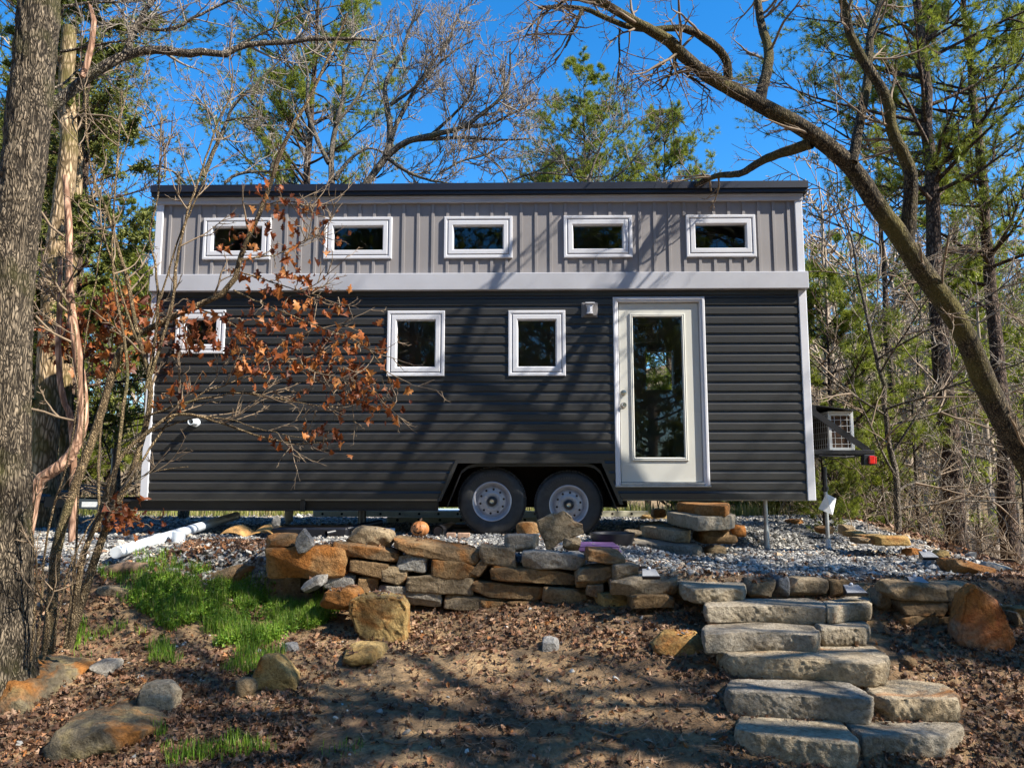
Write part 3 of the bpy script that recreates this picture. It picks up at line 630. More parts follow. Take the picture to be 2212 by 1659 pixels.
# interior furnishing glimpsed through the door: counter and a wall sign
it = MB(); it.box(5.2, 5.66, 1.5, 2.3, .5, 1.36, .02).box(6.5, 7.5, 1.8, 2.3, .5, 1.3, .02).box(4.0, 5.1, 1.7, 2.3, .92, 1.5, .02).build('cabinet', M['darkint'], H)
def text(name, body, size, mat, parent, loc, rot=(pi/2, 0, 0), ext=.002):
    cu = bpy.data.curves.new(name, 'FONT'); cu.body = body; cu.size = size; cu.extrude = ext; cu.align_x = 'CENTER'; cu.align_y = 'CENTER'
    o = bpy.data.objects.new(name, cu); COL.objects.link(o); bpy.context.view_layer.update()
    me = bpy.data.meshes.new_from_object(o.evaluated_get(bpy.context.evaluated_depsgraph_get())); bpy.data.objects.remove(o)
    me.materials.append(mat); o = bpy.data.objects.new(name, me); COL.objects.link(o); o.parent = parent; o.location = loc; o.rotation_euler = rot; return o
sg = MB().box(5.50, 6.10, .62, .64, 2.32, 2.56, .004).build('wall_sign', plain('sign_grey', (.11, .12, .11), .7), H)
text('lettering', 'MORE PITCH', .07, M['hole'], sg, (5.86, .612, 2.50), ext=.001)
text('lettering', 'YE IF SPACE YOU', .062, M['hole'], sg, (5.84, .612, 2.40), ext=.001)
# upper wall: panels, battens
mb = MB(); cells(mb, x0h, x1h, 3.02, 3.93, [(a+.02, b-.02, UZ[0]+.02, UZ[1]-.02) for a, b in UP], -.006, .003); x = .205; 
while x < 7.58:
    segs = [(3.032, 3.91)]
    for a, b in UP:
        if a-.02 < x < b+.02: segs = [(3.032, UZ[0]+.004), (UZ[1]-.004, 3.91)]
    for c, d in segs: mb.box(x-.017, x+.017, -.020, -.0063, c, d, .0012)
    x += .1752
mb.build('upper_panel', M['taupe'], H)
mb = MB()
for xx, s in ((x0h, -1), (x1h, 1)):
    mb.box(min(xx, xx+s*.006), max(xx, xx+s*.006), .06, dph-.05, 3.02, 3.68)
    y = .2
    while y < dph-.1: mb.box(min(xx+s*.006, xx+s*.02), max(xx+s*.006, xx+s*.02), y-.017, y+.017, 3.04, 3.66, .003); y += .1752
mb.box(x0h, x1h, dph+.001, dph+.007, 3.02, 3.68); mb.build('upper_panel', M['taupe'], H)
# corner boards, belt band, frieze
for a, b, s in ((.035, .125, 0), (7.635, 7.725, 1)):
    mb = MB(); mb.box(a, b, -.03, .0-.001, .402, 2.832, .006)
    if s == 0: mb.box(a, x0h-.006, 0, .09, .402, 2.83, .004)
    else: mb.box(x1h+.006+.013, b+.012, 0, .09, .402, 2.83, .004)
    mb.build('corner_board', M['white'], H)
    mb = MB().box(a+.002, b-.002, -.034, -.007, 3.037, 3.99, .006); mb.build('corner_board', M['white'], H)
MB().box(.03, 7.74, -.085, -.0005, 2.834, 3.036, .006).box(.03, .058, 0, dph, 2.834, 3.036, .003).box(7.716, 7.742, 0, dph, 2.834, 3.036, .003).build('belt_band', M['band'], H)
MB().box(.03, 7.73, -.045, -.0065, 3.905, 3.985, .005).box(.03, 7.73, -.058, -.046, 3.955, 3.985, .003).build('frieze_board', M['band'], H)
# roof (falls to the back)
rf = MB(); ov = .10; sl = .10
V = [(.0, -ov, 3.992), (7.77, -ov, 3.992), (7.77, dph+.15, 3.992-sl*(dph+.3)), (.0, dph+.15, 3.992-sl*(dph+.3))]
V += [(x, y, z+.118) for x, y, z in V]; rf.add(V, [(0, 3, 2, 1), (4, 5, 6, 7), (0, 1, 5, 4), (1, 2, 6, 5), (2, 3, 7, 6), (3, 0, 4, 7)])
roof = rf.build('roof', M['roof'], H)
MB().box(-.008, 7.778, -ov-.02, -ov-.002, 4.03, 4.118, .004).build('drip_edge', M['roof'], roof)
# windows
def window(a, b, c, d, name='window'):
    w = MB().ring(a, b, c, d, [(0, -.005), (0, -.03), (.006, -.036), (.03, -.036), (.036, -.028), (.044, -.028), (.046, -.01)]).build('window', M['white'], H)
    MB().ring(a, b, c, d, [(.046, -.008), (.05, -.008), (.05, -.03), (.056, -.034), (.10, -.034), (.108, -.024), (.112, -.006), (.116, .01), (.116, .05)]).build('window_sash', M['white'], w)
    MB().ring(a, b, c, d, [(.0445, -.0275), (.0505, -.0085)]).build('groove_shade', M['black'], w)  # black strip paints the shade of the gap groove between casing and sash
    MB().box(a+.11, b-.11, .012, .018, c+.11, d-.11).build('pane', M['glass'], w)
    return w
for a, b, c, d in WIN.values(): window(a, b, c, d)
for a, b in UP: window(a, b, *UZ)
bw = MB().ring(6.16, 6.67, 1.88, 2.56, [(0, dph-.12), (.0, dph-.14), (.05, dph-.14), (.055, dph-.09), (.055, dph+.02), (0, dph+.04)]).build('window', M['darkint'], H)
MB().box(6.21, 6.62, dph-.05, dph-.044, 1.93, 2.51).build('pane', M['glass'], bw)
# door
dr = empty('door'); dr.parent = H
a, b, c, d = DR
mb = MB()
prof = [(0, -.002), (0, -.032), (.008, -.04), (.028, -.04), (.034, -.03), (.05, -.03), (.056, -.022), (.062, .01), (.066, .05)]
V = []
for ins, y in prof: V += [(a+ins, y, c), (a+ins, y, d-ins), (b-ins, y, d-ins), (b-ins, y, c)]
mb.add(V, [(4*i+k, 4*i+k+1, 4*i+5+k, 4*i+4+k) for i in range(len(prof)-1) for k in range(3)])
mb.build('door_frame', M['white'], dr)
MB().box(a-.012, b+.012, -.045, .05, c-.022, c-.001, .004).box(a+.06, b-.06, -.03, .05, c+.001, c+.03, .004).build('sill', M['steel'], dr)
SX = (a+.068, b-.068, c+.034, d-.07)
mb = MB(); mb.ring(SX[0], SX[1], SX[2], SX[3], [(.0, .05), (0, .012), (.004, .008)])
GX = (5.705, 6.278, .885, 2.525)
def frame_plate(mb, o, i, y):
    mb.add([(o[0], y, o[2]), (o[1], y, o[2]), (o[1], y, o[3]), (o[0], y, o[3]), (i[0], y, i[2]), (i[1], y, i[2]), (i[1], y, i[3]), (i[0], y, i[3])], [(0, 1, 5, 4), (1, 2, 6, 5), (2, 3, 7, 6), (3, 0, 4, 7)])
frame_plate(mb, (SX[0]+.004, SX[1]-.004, SX[2]+.004, SX[3]-.004), GX, .008); frame_plate(mb, SX, GX, .05)
mb.build('door_slab', M['door'], dr)
MB().ring(GX[0]-.038, GX[1]+.038, GX[2]-.038, GX[3]+.038, [(0, .008), (.003, -.004), (.012, -.008), (.022, -.004), (.03, -.010), (.038, -.002), (.042, .012), (.042, .05)]).build('glazing_bead', M['door'], dr)
MB().box(GX[0], GX[1], .02, .026, GX[2], GX[3]).build('pane', M['glass'], dr)
MB().lathe((5.588, .008, 1.489), [(.0, -.062), (.02, -.062), (.027, -.052), (.028, -.04), (.02, -.03), (.011, -.025), (.011, -.01), (.032, -.007), (.034, 0)], 28).build('door_knob', M['chrome'], dr, True)
MB().lathe((5.588, .008, 1.634), [(.0, -.024), (.012, -.024), (.014, -.018), (.03, -.016), (.033, -.004), (.033, 0)], 28).build('deadbolt', M['chrome'], dr, True)
# wall lamp and vent pipe
lm = MB().box(5.112, 5.30, -.03, -.002, 2.512, 2.690, .006).box(5.128, 5.284, -.042, -.031, 2.528, 2.674, .004).build('wall_lamp', plain('bronze_plate', (.16, .15, .15), .5), H)
mb = MB(); V = []
for i, z in enumerate(np.linspace(2.545, 2.66, 9)):
    t = (z-2.6)/.06; w = .03+.02*t*t
    V += [(5.206-w, -.043, z), (5.206-w*.8, -.085, z), (5.206, -.10+.01*abs(t), z), (5.206+w*.8, -.085, z), (5.206+w, -.043, z)]
mb.add(V, [(5*i+k, 5*i+k+1, 5*i+6+k, 5*i+5+k) for i in range(8) for k in range(4)]); mb.build('lamp_shade', M['white'], lm, True)
MB().box(5.15, 5.26, -.11, -.042, 2.661, 2.674, .003).build('lamp_cap', M['white'], lm)
MB().lathe((.639, -.012, 1.293), [(.028, .0), (.028, -.15), (.036, -.15), (.036, -.02), (.05, -.018), (.05, .0)], 32).build('vent_pipe', M['pvc'], H, True)
# wheel well, fender trim
A = [(3.45, .395), (3.658, .864), (5.342, .864), (5.56, .36)]
mb = MB(); V = []
for x, z in A: V += [(x, -.002, z), (x, .72, z)]
mb.add(V, [(2*i, 2*i+1, 2*i+3, 2*i+2) for i in range(3)]); mb.box(3.3, 5.7, .72, .76, .30, .87); mb.build('wheel_well', M['hole'], H)
mb = MB()
def offs(pts, dd):
    cx, cz = 4.5, .5; out = []
    for k, (x, z) in enumerate(pts):
        out.append((x+(dd if x < cx else -dd)*(1.05 if k in (0, 3) else .6), z-(0 if k in (0, 3) else dd)))
    return out
for o_, y0, y1, in ((0, -.045, 0),):
    B = offs(A, .04)
    V = []
    for (x, z), (x2, z2) in zip(A, B): V += [(x, y0, z), (x2, y0, z2), (x, y1, z), (x2, .02, z2)]
    mb.add(V, [f for i in range(3) for f in ((4*i, 4*i+1, 4*i+5, 4*i+4), (4*i, 4*i+4, 4*i+6, 4*i+2), (4*i+1, 4*i+3, 4*i+7, 4*i+5))])
mb.build('wheel_arch_trim', M['siding'], H)
mb = MB(); FD = [(3.56, .34), (3.72, .74), (3.80, .80), (3.90, .822), (5.15, .822), (5.24, .80), (5.31, .74), (5.50, .30)]
V = []
for x, z in FD: V += [(x, .01, z), (x, .70, z), (x, .01, z-.035 if 3.6 < x < 5.4 else z-.03)]
mb.add(V, [f for i in range(len(FD)-1) for f in ((3*i, 3*i+1, 3*i+4, 3*i+3), (3*i, 3*i+3, 3*i+5, 3*i+2))]); mb.build('fender', M['black'], H)
# wheels
def wheel(x, z, R=.392):
    w = empty('wheel', (x, .10, z)); w.parent = H
    s = R/.385
    prof = [(.205*s, .02), (.215*s, -.005), (.225*s, -.012), (.25*s, -.018), (.30*s, -.026), (.335*s, -.022), (.355*s, -.010), (.368*s, .004), (.380*s, .03), (.385*s, .07), (.387*s, .12), (.385*s, .17), (.378*s, .22), (.33*s, .26), (.22*s, .24)]
    MB().lathe((0, 0, 0), prof, 96).build('tyre', M['rubber'], w, True)
    tr = MB()
    for k in range(66):
        a = 2*pi*k/66; Mx = Matrix.Rotation(-a, 4, 'Y')@Matrix.Translation((.384*s, 0, 0))
        tr.box(-.012, .006, -.000+.004, .05, -.0125, .0125, .003, Mx)
        tr.box(-.01, .007, .056, .11, -.012+.006, .012+.006, .003, Mx); tr.box(-.01, .007, .116, .17, -.012, .012, .003, Mx)
    tr.build('tread', M['rubber'], w)
    tx = MB()
    for k in range(13):
        a = radians(78+k*5.4); Mx = Matrix.Rotation(-a, 4, 'Y')@Matrix.Translation((.30*s, -.0265, 0))
        tx.box(-.011, .011, -.0015, .001, -.006, -.003, 0, Mx); tx.box(-.011, .011, -.0015, .001, .003, .006, 0, Mx); tx.box(-.011+(k % 2)*.01, -.007+(k % 2)*.01, -.0015, .001, -.003, .003, 0, Mx)
    tx.build('sidewall_lettering', plain('raised_rubber', (.05, .05, .052), .6), w)
    r = MB().lathe((0, 0, 0), [(.222*s, .0), (.222*s, -.016), (.215*s, -.02), (.205*s, -.014), (.20*s, .0), (.192*s, .01), (.185*s, .03), (.175*s, .045), (.165*s, .04), (.15*s, .025), (.118*s, .02), (.112*s, .012), (.105*s, .008), (.07*s, .008), (.06*s, .012), (.05*s, .02)], 72).build('rim', M['rim'], w, True)
    hm = MB()
    for k in range(10):
        a = 2*pi*(k+.3)/10; hm.lathe((.135*s*cos(a), .0205, .135*s*sin(a)), [(0, -.003), (.0125, -.003), (.0135, .004)], 14)
    hm.build('rim_hole', M['hole'], r)
    ln = MB()
    for k in range(8):
        a = 2*pi*k/8+.2; ln.lathe((.088*s*cos(a), .008, .088*s*sin(a)), [(0, -.016), (.008, -.015), (.0095, -.01), (.0095, 0)], 6)
    ln.build('lug_nut', M['rim'], r)
    hb = MB().lathe((0, 0, 0), [(0, -.03), (.03, -.03), (.05, -.022), (.056, -.005), (.056, .02)], 32).build('hub', M['black'], w, True)
    MB().lathe((0, -.03, 0), [(0, -.012), (.012, -.012), (.014, -.016), (.024, -.018), (.027, -.012), (.027, 0)], 28).build('hub_cap', M['chrome'], hb, True)
    w.rotation_euler = (0, 0, 0); return w
wheel(4.068, .39); wheel(4.95, .352)
# chassis: front beam, tongue, coupler, crossmembers, jacks
mb = MB().box(-.45, 3.45, .06, .12, .282, .40, .006).box(-.45, 3.45, .02, .06, .384, .412, .003).box(-.45, 3.45, .02, .06, .282, .296, .003)
mb.box(1.88, 1.93, -.002, .05, .276, .414, .004); mb.build('chassis_beam', M['black'], H)
MB().box(.1, 3.4, 2.2, 2.3, .30, .41, .004).build('rear_chassis_beam', M['black'], H)
MB().box(5.6, 7.6, 2.2, 2.3, .34, .415, .004).build('rear_chassis_beam', M['black'], H)
tg = MB(); tg.bar((-.4, .1, .345), (-1.35, .95, .345), .06, .12).bar((-.4, 2.2, .345), (-1.35, 1.3, .345), .06, .12).bar((-1.3, 1.12, .345), (-1.75, 1.12, .35), .12, .13); tg = tg.build('tongue', M['black'], H)
MB().box(-1.95, -1.72, 1.05, 1.19, .34, .45, .03).box(-1.55, -1.35, 1.02, 1.22, .43, .50, .02).build('coupler', M['black'], tg)
MB().tube([(-.62, .6, .05), (-.62, .6, .95)], .035, 14).tube([(-.62, .6, .95), (-.62, .6, 1.02)], .05, 14).tube([(-.62, .6, .86), (-.45, .5, .86)], .012, 8).build('tongue_jack', M['black'], tg, True)
hz = MB(); 
for k in range(3):
    a = [(-1.4+.1*k, .9, .42), (-1.1, .8-.05*k, .52+.03*k), (-.7, .6, .43+.05*k), (-.55, .45, .30), (-.48, .3, .2+.05*k), (-.42, .15, .38)]
    hz.tube(a, .009, 8)
hz.build('wiring', M['black'], tg, True)
MB().box(-.75, -.52, .18, .185, .32, .38).build('sticker', M['paper'], tg)
MB().tube([(2.54, .25, .285), (2.54, .25, -.12)], .048, 18).box(2.46, 2.62, .15, .35, -.06, -.03, .005).build('stabiliser_jack', M['black'], H, True)
MB().tube([(7.20, .12, .42), (7.20, .12, .02)], .024, 14).tube([(7.20, .12, .06), (7.20, .12, -.17)], .031, 14).build('stabiliser_jack', M['steel'], H, True)
# drain elbow, right end shelf
MB().tube([(1.60, .5, .29), (1.60, .5, .15), (1.58, .48, .06), (1.50, .42, .02), (1.38, .34, -.01)], .05, 16).build('drain_pipe', plain('grey_pvc', (.2, .19, .18), .5), H, True)
sf = MB().box(7.72, 8.43, .02, .07, .925, .972, .004).box(7.72, 8.43, .97, 1.02, .925, .972, .004).box(8.38, 8.43, .072, .968, .925, .972, .004)
for k in range(7): sf.box(7.73+k*.1, 7.75+k*.1, .072, .968, .915, .924)
sf = sf.build('equipment_shelf', M['black'], H)
MB().bar((7.72, .045, 1.44), (8.37, .045, .965), .065, .03, (0, 1, 0)).build('brace', M['black'], sf)
MB().bar((7.72, 1.0, 1.44), (8.37, 1.0, .965), .065, .03, (0, 1, 0)).build('brace', M['black'], sf)
MB().add([(7.73, .05, 1.49), (8.26, .05, 1.425), (8.26, 1.05, 1.425), (7.73, 1.05, 1.49), (7.73, .05, 1.50), (8.26, .05, 1.437), (8.26, 1.05, 1.437), (7.73, 1.05, 1.50)], [(0, 3, 2, 1), (4, 5, 6, 7), (0, 1, 5, 4), (1, 2, 6, 5), (2, 3, 7, 6), (3, 0, 4, 7)]).box(7.73, 7.80, .04, .05, 1.41, 1.49).build('rain_cover', M['black'], sf)
tl = MB().box(8.30, 8.425, .0, .10, .80, .918, .006).build('tail_light', M['black'], sf)
MB().box(8.345, 8.41, -.03, .0, .812, .905, .008).box(8.426, 8.445, .01, .09, .815, .90, .006).build('lens', M['red'], tl)
MB().tube([(7.8, .03, .91), (8.1, .02, .895), (8.3, .05, .91)], .006, 8).tube([(7.75, .1, .90), (8.0, .1, .87), (8.25, .1, .90)], .006, 8).build('wiring', M['black'], sf)
# condenser standing on the shelf
ac = empty('air_conditioner', (0, 0, 0), 0, 'white outdoor condenser unit with brown coils behind a wire grid, on the end shelf', 'air conditioner')
ac.location = H.location; ac.rotation_euler = (0, 0, HY)
ax0, ax1, ay0, ay1, az0, az1 = 7.97, 8.26, .14, .92, .975, 1.405
mb = MB()
for x in (ax0, ax1-.035):
    for y in (ay0, ay1-.035): mb.box(x, x+.035, y, y+.035, az0, az1, .004)
mb.box(ax0+.036, ax1-.036, ay0, ay1, az0, az0+.03).box(ax0, ax1, ay0, ay1, az1+.001, az1+.022, .004).box(ax0+.036, ax1-.036, ay0+.002, ay1, az1-.03, az1-.001)
mb.box(ax1-.02, ax1-.004, ay0+.036, ay1-.036, az0+.03, az1-.03).build('casing', M['acwhite'], ac)
MB().box(ax0+.03, ax1-.03, ay0+.03, ay1-.03, az0+.031, az1-.031).build('coil', M['coil'], ac)
gr = MB()
for k in range(1, 4): gr.tube([(ax0+.0+.0725*k, ay0+.006, az0+.02), (ax0+.0725*k, ay0+.006, az1-.02)], .0028, 6)
for k in range(1, 6): gr.tube([(ax0+.03, ay0+.006, az0+.07*k), (ax1-.03, ay0+.006, az0+.07*k)], .0028, 6)
for k in range(1, 6): gr.tube([(ax0+.006, ay0+.03, az0+.07*k), (ax0+.006, ay1-.03, az0+.07*k)], .0028, 6)
for k in range(1, 12): gr.tube([(ax0+.006, ay0+.065*k, az0+.02), (ax0+.006, ay0+.065*k, az1-.02)], .0028, 6)
gr.build('wire_grid', M['paper'], ac)
# ------------------------------------------------------------------ things lying about
def on(u, v, dz=0): p = PG(u, v); return p
# support pole with a paper tag
pb = PG(1790, 1187); px, py = pb[0]+.0, pb[1]
top = PY(1780, 1008, py)
pl = empty('support_pole', (pb[0], py, pb[2]-.02), 0, 'upright metal support pole with black cap and paper tag right of the trailer', 'support pole')
hh = top[2]-pb[2]+.02; dxp = top[0]-pb[0]
MB().tube([(0, 0, -.1), (dxp*.7, 0, hh*.72)], .021, 16).build('shaft', M['steel'], pl, True)
MB().tube([(0, 0, -.08), (dxp*.12, 0, hh*.14)], .028, 16).build('sleeve', M['pvc'], pl, True)
MB().tube([(dxp*.7, 0, hh*.70), (dxp, 0, hh)], .026, 14).tube([(dxp*.7, 0, hh*.72), (dxp*.74, 0, hh*.76)], .038, 14).build('cap', M['black'], pl, True)
MB().add([(dxp*.7+.0, -.024, hh*.68), (dxp*.7+.11, -.03, hh*.62), (dxp*.7+.03, -.10, hh*.43), (dxp*.7-.10, -.02, hh*.50)], [(0, 1, 2, 3)]).build('tag', M['paper'], pl)
# white drain pipe on the ground with its elbow
a, b = PG(505, 1141), PG(248, 1228)
mid = (a+b)/2; 
pp = [np.array([a[0]+.02, a[1]+.02, 0]), np.array([b[0], b[1], 0])]; ts = np.linspace(0, 1, 12); LN = [pp[0]*(1-t)+pp[1]*t for t in ts]
za = gz(*LN[0][:2])+.075; zb_ = gz(*LN[-1][:2])+.05; lift = max(0, max(gz(*q[:2])+.045-(za*(1-t)+zb_*t) for q, t in zip(LN, ts)))
pp = [(q[0], q[1], za*(1-t)+zb_*t+lift) for q, t in ((LN[0], 0), (LN[4], ts[4]), (LN[8], ts[8]), (LN[-1], 1))]
dp_ = MB().tube(pp, .052, 20).tube([pp[2], tuple(np.array(pp[2])*.93+np.array(pp[3])*.07)], .06, 20).build('drain_pipe', M['pvc'], None, True)
tag(dp_, 'long white plastic pipe lying across the gravel down to the grass', 'pipe')
c = PG(385, 1172); cp = MB().lathe((0, 0, 0), [(.055, 0), (.055, .12), (.064, .12), (.066, .06), (.062, 0)], 28, 'z').build('pipe_stub', M['pvc'], None, True, (c[0], c[1], c[2]-.01)); tag(cp, 'short white pipe stub standing upright behind the long white pipe', 'pipe')
# solar lights
def solar(u, v, w, lab, Yf=None, flat=18, zoff=0):
    p = PG(u, v) if Yf is None else PY(u, v, Yf)
    s = w/F*p[1]*1.0
    e = empty('solar_light', (p[0], p[1], p[2]+zoff), 0, lab, 'solar light', 'solar lights on the stones around the steps')
    W = s/2; D = s*.75; hz_ = .05
    MB().add([(-W, 0, 0), (W, 0, 0), (W*.72, D, hz_), (-W*.72, D, hz_), (-W*.9, .01, -.02), (W*.9, .01, -.02), (W*.7, D, -.02), (-W*.7, D, -.02)], [(0, 1, 2, 3), (4, 7, 6, 5), (0, 4, 5, 1), (1, 5, 6, 2), (2, 6, 7, 3), (3, 7, 4, 0)]).build('housing', M['black'], e)
    t = hz_/D
    q = lambda x, y: (x*(1-.28*y/D), y, .004+t*y)
    MB().add([q(-W*.93, D*.06), q(W*.93, D*.06), q(W*.93, D*.93), q(-W*.93, D*.93)], [(0, 1, 2, 3)]).build('panel', M['solar'], e)
    g = MB()
    for k in range(1, 12): x = -W*.93+W*1.86*k/12; g.add([(q(x-.0008, D*.06)[0], D*.06, q(0, D*.06)[2]+.002), (q(x+.0008, 0)[0], D*.06, q(0, D*.06)[2]+.002), (q(x+.0008, D*.93)[0], D*.93, q(0, D*.93)[2]+.002), (q(x-.0008, D*.93)[0], D*.93, q(0, D*.93)[2]+.002)], [(0, 1, 2, 3)])
    g.build('grid_line', M['steel'], e)
    V, Fc = CS[8]; V = V/np.linalg.norm(V, axis=1)[:, None]*.013; s_ = npmesh('sensor', V, [Fc], M['white'], e); s_.location = (0, D*.86, hz_+.004)
    return e
solar(1407, 1246, 40, 'small solar light on the wall stone left of the steps', 6.05)
solar(1853, 1282, 46, 'solar light on the grey slab at the right of the fifth step', 5.9)
solar(1992, 1264, 44, 'solar light on top of the short wall right of the steps', 5.9)
solar(2012, 1205, 36, 'dark solar light turned away at the edge of the gravel', 7.0)
# pumpkin
c = PY(907, 1155, 8.6)
r = .098; V0, Fc = CS[22]; V = V0/np.linalg.norm(V0, axis=1)[:, None]; az = np.arctan2(V[:, 1], V[:, 0]); V = V*(1+.035*np.cos(az*10)[:, None]*(1-V[:, 2:]**4))*r; V[:, 2] *= .88
pk = npmesh('pumpkin', V, [Fc], M['pumpkin']); pk.location = (c[0], c[1], gz(c[0], c[1])+.098); pz = pk.location.z
tag(pk, 'small orange jack o lantern with grinning carved face under the trailer', 'pumpkin')
def cut(poly): 
    V = []
    for x, z in poly: y = -math.sqrt(max(.001, 1-(x/1.0)**2-(z/.88)**2)); V.append((x*r, (y-.045)*r, z*r))
    return V
mb = MB()
for poly in ([(-.72, .30), (-.42, .34), (-.58, .62)], [(.12, .34), (.44, .28), (.28, .64)], [(-.30, .02), (-.08, .0), (-.19, .24)]): mb.add(cut(poly), [(0, 1, 2)])
mouth_t = [(-.72, -.05), (-.5, -.2), (-.25, -.28), (0, -.28), (.22, -.2), (.42, -.02)]; mouth_b = [(-.6, -.28), (-.45, -.45), (-.28, -.38), (-.05, -.52), (.12, -.38), (.36, -.28)]
mb.add(cut(mouth_t)+cut(mouth_b), [(i, i+1, i+7, i+6) for i in range(5)]); mb.build('carved_face', M['hole'], pk)
MB().tube([(0, 0, .08), (.005, 0, .10), (.02, 0, .115)], [.014, .011, .009], 8).build('stem', M['wood'], pk)
# ladder
Yl = 12.3; l0 = PY(676, 1112, Yl); l1 = PY(1390, 1100, Yl); zl = gz(0, Yl)
ld = empty('ladder', (0, 0, 0), 0, 'aluminium extension ladder lying on its side behind the trailer', 'ladder')
for j, (u0, u1, dy, z0) in enumerate([(676, 1400, 0, .05), (836, 1260, -1.1, .03)]):
    a = PY(u0, 1112, Yl+dy); b = PY(u1, 1112, Yl+dy); zz = gz(0, Yl+dy)+z0
    ra = MB().box(a[0], b[0], Yl+dy, Yl+dy+.03, zz, zz+.09, .004).build('rail', M['alu'], ld)
    hl = MB(); x = a[0]+.15
    while x < b[0]: hl.lathe((x, Yl+dy-.002, zz+.045), [(0, 0), (.02, 0), (.021, .004)], 14); x += .305
    hl.build('rung_end', M['hole'], ra)
tp = MB().box(PY(870, 1100, 12.9)[0], PY(1000, 1100, 12.9)[0], 12.7, 13.6, gz(-1, 13)+.0, gz(-1, 13)+.14, .05).build('tarp', M['tarp'], None); tag(tp, 'pale blue plastic tarp bundle behind the ladder', 'tarp')
# plastic edging and boards under the trailer
bm_ = MB(); 
for (u, v, L, a, rr, y) in ((760, 1128, 1.3, 3, .05, 8.9), (860, 1133, 1.0, -4, .035, 8.85)):
    pass
def pipe(lab, p0, p1, rad, mt):
    o = MB().tube([p0, p1], rad, 18, cap=False).tube([tuple(np.array(p0)*.02+np.array(p1)*.98), p1], rad*.8, 18).build('pipe', M[mt], None, True); tag(o, lab, 'pipe'); return o
g0 = gz(-1, 8.8)
def w(u, v, Y): return tuple(PY(u, v, Y))
pipe('black corrugated pipe end under the trailer beside the pumpkin', (w(975, 1139, 9.6)[0], 9.6, gz(-.7, 9.4)+.06), (w(946, 1140, 8.75)[0], 8.75, gz(-.8, 8.7)+.06), .062, 'black')
pipe('grey plastic pipe lying under the trailer left of the pumpkin', (w(755, 1142, 9.0)[0], 9.0, g0+.05), (w(852, 1138, 9.0)[0], 9.05, g0+.05), .03, 'pvc')
pipe('dark pipe angled up on other pipes under the trailer', (w(705, 1150, 8.7)[0], 8.7, g0+.04), (w(824, 1130, 9.2)[0], 9.2, g0+.14), .032, 'black')
o = MB().box(w(600, 1140, 9)[0], w(760, 1140, 9)[0], 8.75, 9.3, g0-.01, g0+.10, .02).build('black_sheeting', M['black'], None); tag(o, 'folded black plastic sheeting on the gravel under the trailer', 'plastic sheeting')
o = MB().box(w(980, 1140, 9.6)[0], w(1030, 1140, 9.6)[0], 9.2, 9.8, g0, g0+.05, .01).box(w(965, 1140, 9.6)[0], w(1040, 1140, 9.6)[0], 9.4, 9.5, g0+.052, g0+.10, .01).build('board', M['wood'], None); tag(o, 'brown wooden boards stacked behind the left wheel', 'boards')
for lab, u0, u1 in (('small pale brick on the gravel left of the wheel', 965, 984), ('brown brick next to the left wheel', 989, 1015)):
    p = PY((u0+u1)/2, 1157, 8.55); W = (u1-u0)/F*8.55/2; z = gz(p[0], 8.55)
    o = MB().box(-W, W, -.05, .05, -.01, .055, .006).build('brick', M['brick'], None, False, (p[0], 8.55, z)); tag(o, lab, 'brick', 'bricks beside the left wheel')
# warped plywood strips
def strip(lab, u0, u1, v, Y, wv, amp):
    a = PG(u0, v); b = PG(u1, v); V = []; n = 22
    for i in range(n):
        t = i/(n-1); x = a[0]+(b[0]-a[0])*t; y = a[1]+(b[1]-a[1])*t; z = gz(x, y)+.02+amp*abs(sin(t*pi*1.5+.5)); wd = wv*(.35+.65*sin(pi*min(1, t*1.1)))
        V += [(x, y-wd, z), (x+.03, y+wd, z+.04+amp*.6*sin(t*5)), (x, y-wd, z-.006), (x+.03, y+wd, z+.034+amp*.6*sin(t*5))]
    o = MB().add(V, [f for i in range(n-1) for f in ((4*i, 4*i+4, 4*i+5, 4*i+1), (4*i+2, 4*i+3, 4*i+7, 4*i+6), (4*i, 4*i+2, 4*i+6, 4*i+4), (4*i+1, 4*i+5, 4*i+7, 4*i+3))]).build('plywood_strip', M['plywood'], None, True); tag(o, lab, 'wood strip')
strip('warped tan strip of thin board beside the white pipe', 478, 578, 1162, 8, .10, .05)
strip('second warped tan strip, nearer the orange block', 548, 655, 1160, 8, .12, .06)
# purple plastic pallet
p0 = PY(1250, 1182, 7.35); p1 = PY(1338, 1182, 7.35); z = gz(p0[0], 7.4); L = p1[0]-p0[0]
pt = empty('plastic_pallet', (p0[0], 7.35, z), 0, 'purple plastic pallet lying on the gravel behind the leaning slab', 'pallet')
mb = MB()
for k in range(4): mb.box(0, L, .0+.14*k, .08+.14*k, .05, .062, .004)
mb.build('deck', M['purple'], pt)
mb = MB()
for k in range(3): mb.box(k*(L-.07)/2, k*(L-.07)/2+.07, 0, .5, .0, .049, .004)
mb.box(0, L+.02, 0, .04, .0, .02, .003); mb.build('runner', M['purple'], pt)
tb = MB(); q = PY(1320, 1160, 8.1); tb.lathe((0, 0, 0), [(.0, .005), (.19, .005), (.22, .10), (.23, .105), (.23, .09), (.20, -.01), (0, -.01)], 32, 'z'); tb = tb.build('tub', M['black'], None, True, (q[0], 8.0, gz(q[0], 8.0)+.01)); tag(tb, 'black plastic tub on the gravel in front of the right wheel', 'tub')
# log
a, b = PG(225, 1245), PG(312, 1238); o = MB().tube([(a[0], a[1]+.05, a[2]+.03), ((a[0]+b[0])/2, a[1]+.04, (a[2]+b[2])/2+.05), (b[0], b[1]+.05, b[2]+.03)], [.05, .055, .045], 14).build('log', M['wood'], None, True); tag(o, 'short dark log lying in the grass below the pipe end', 'log')
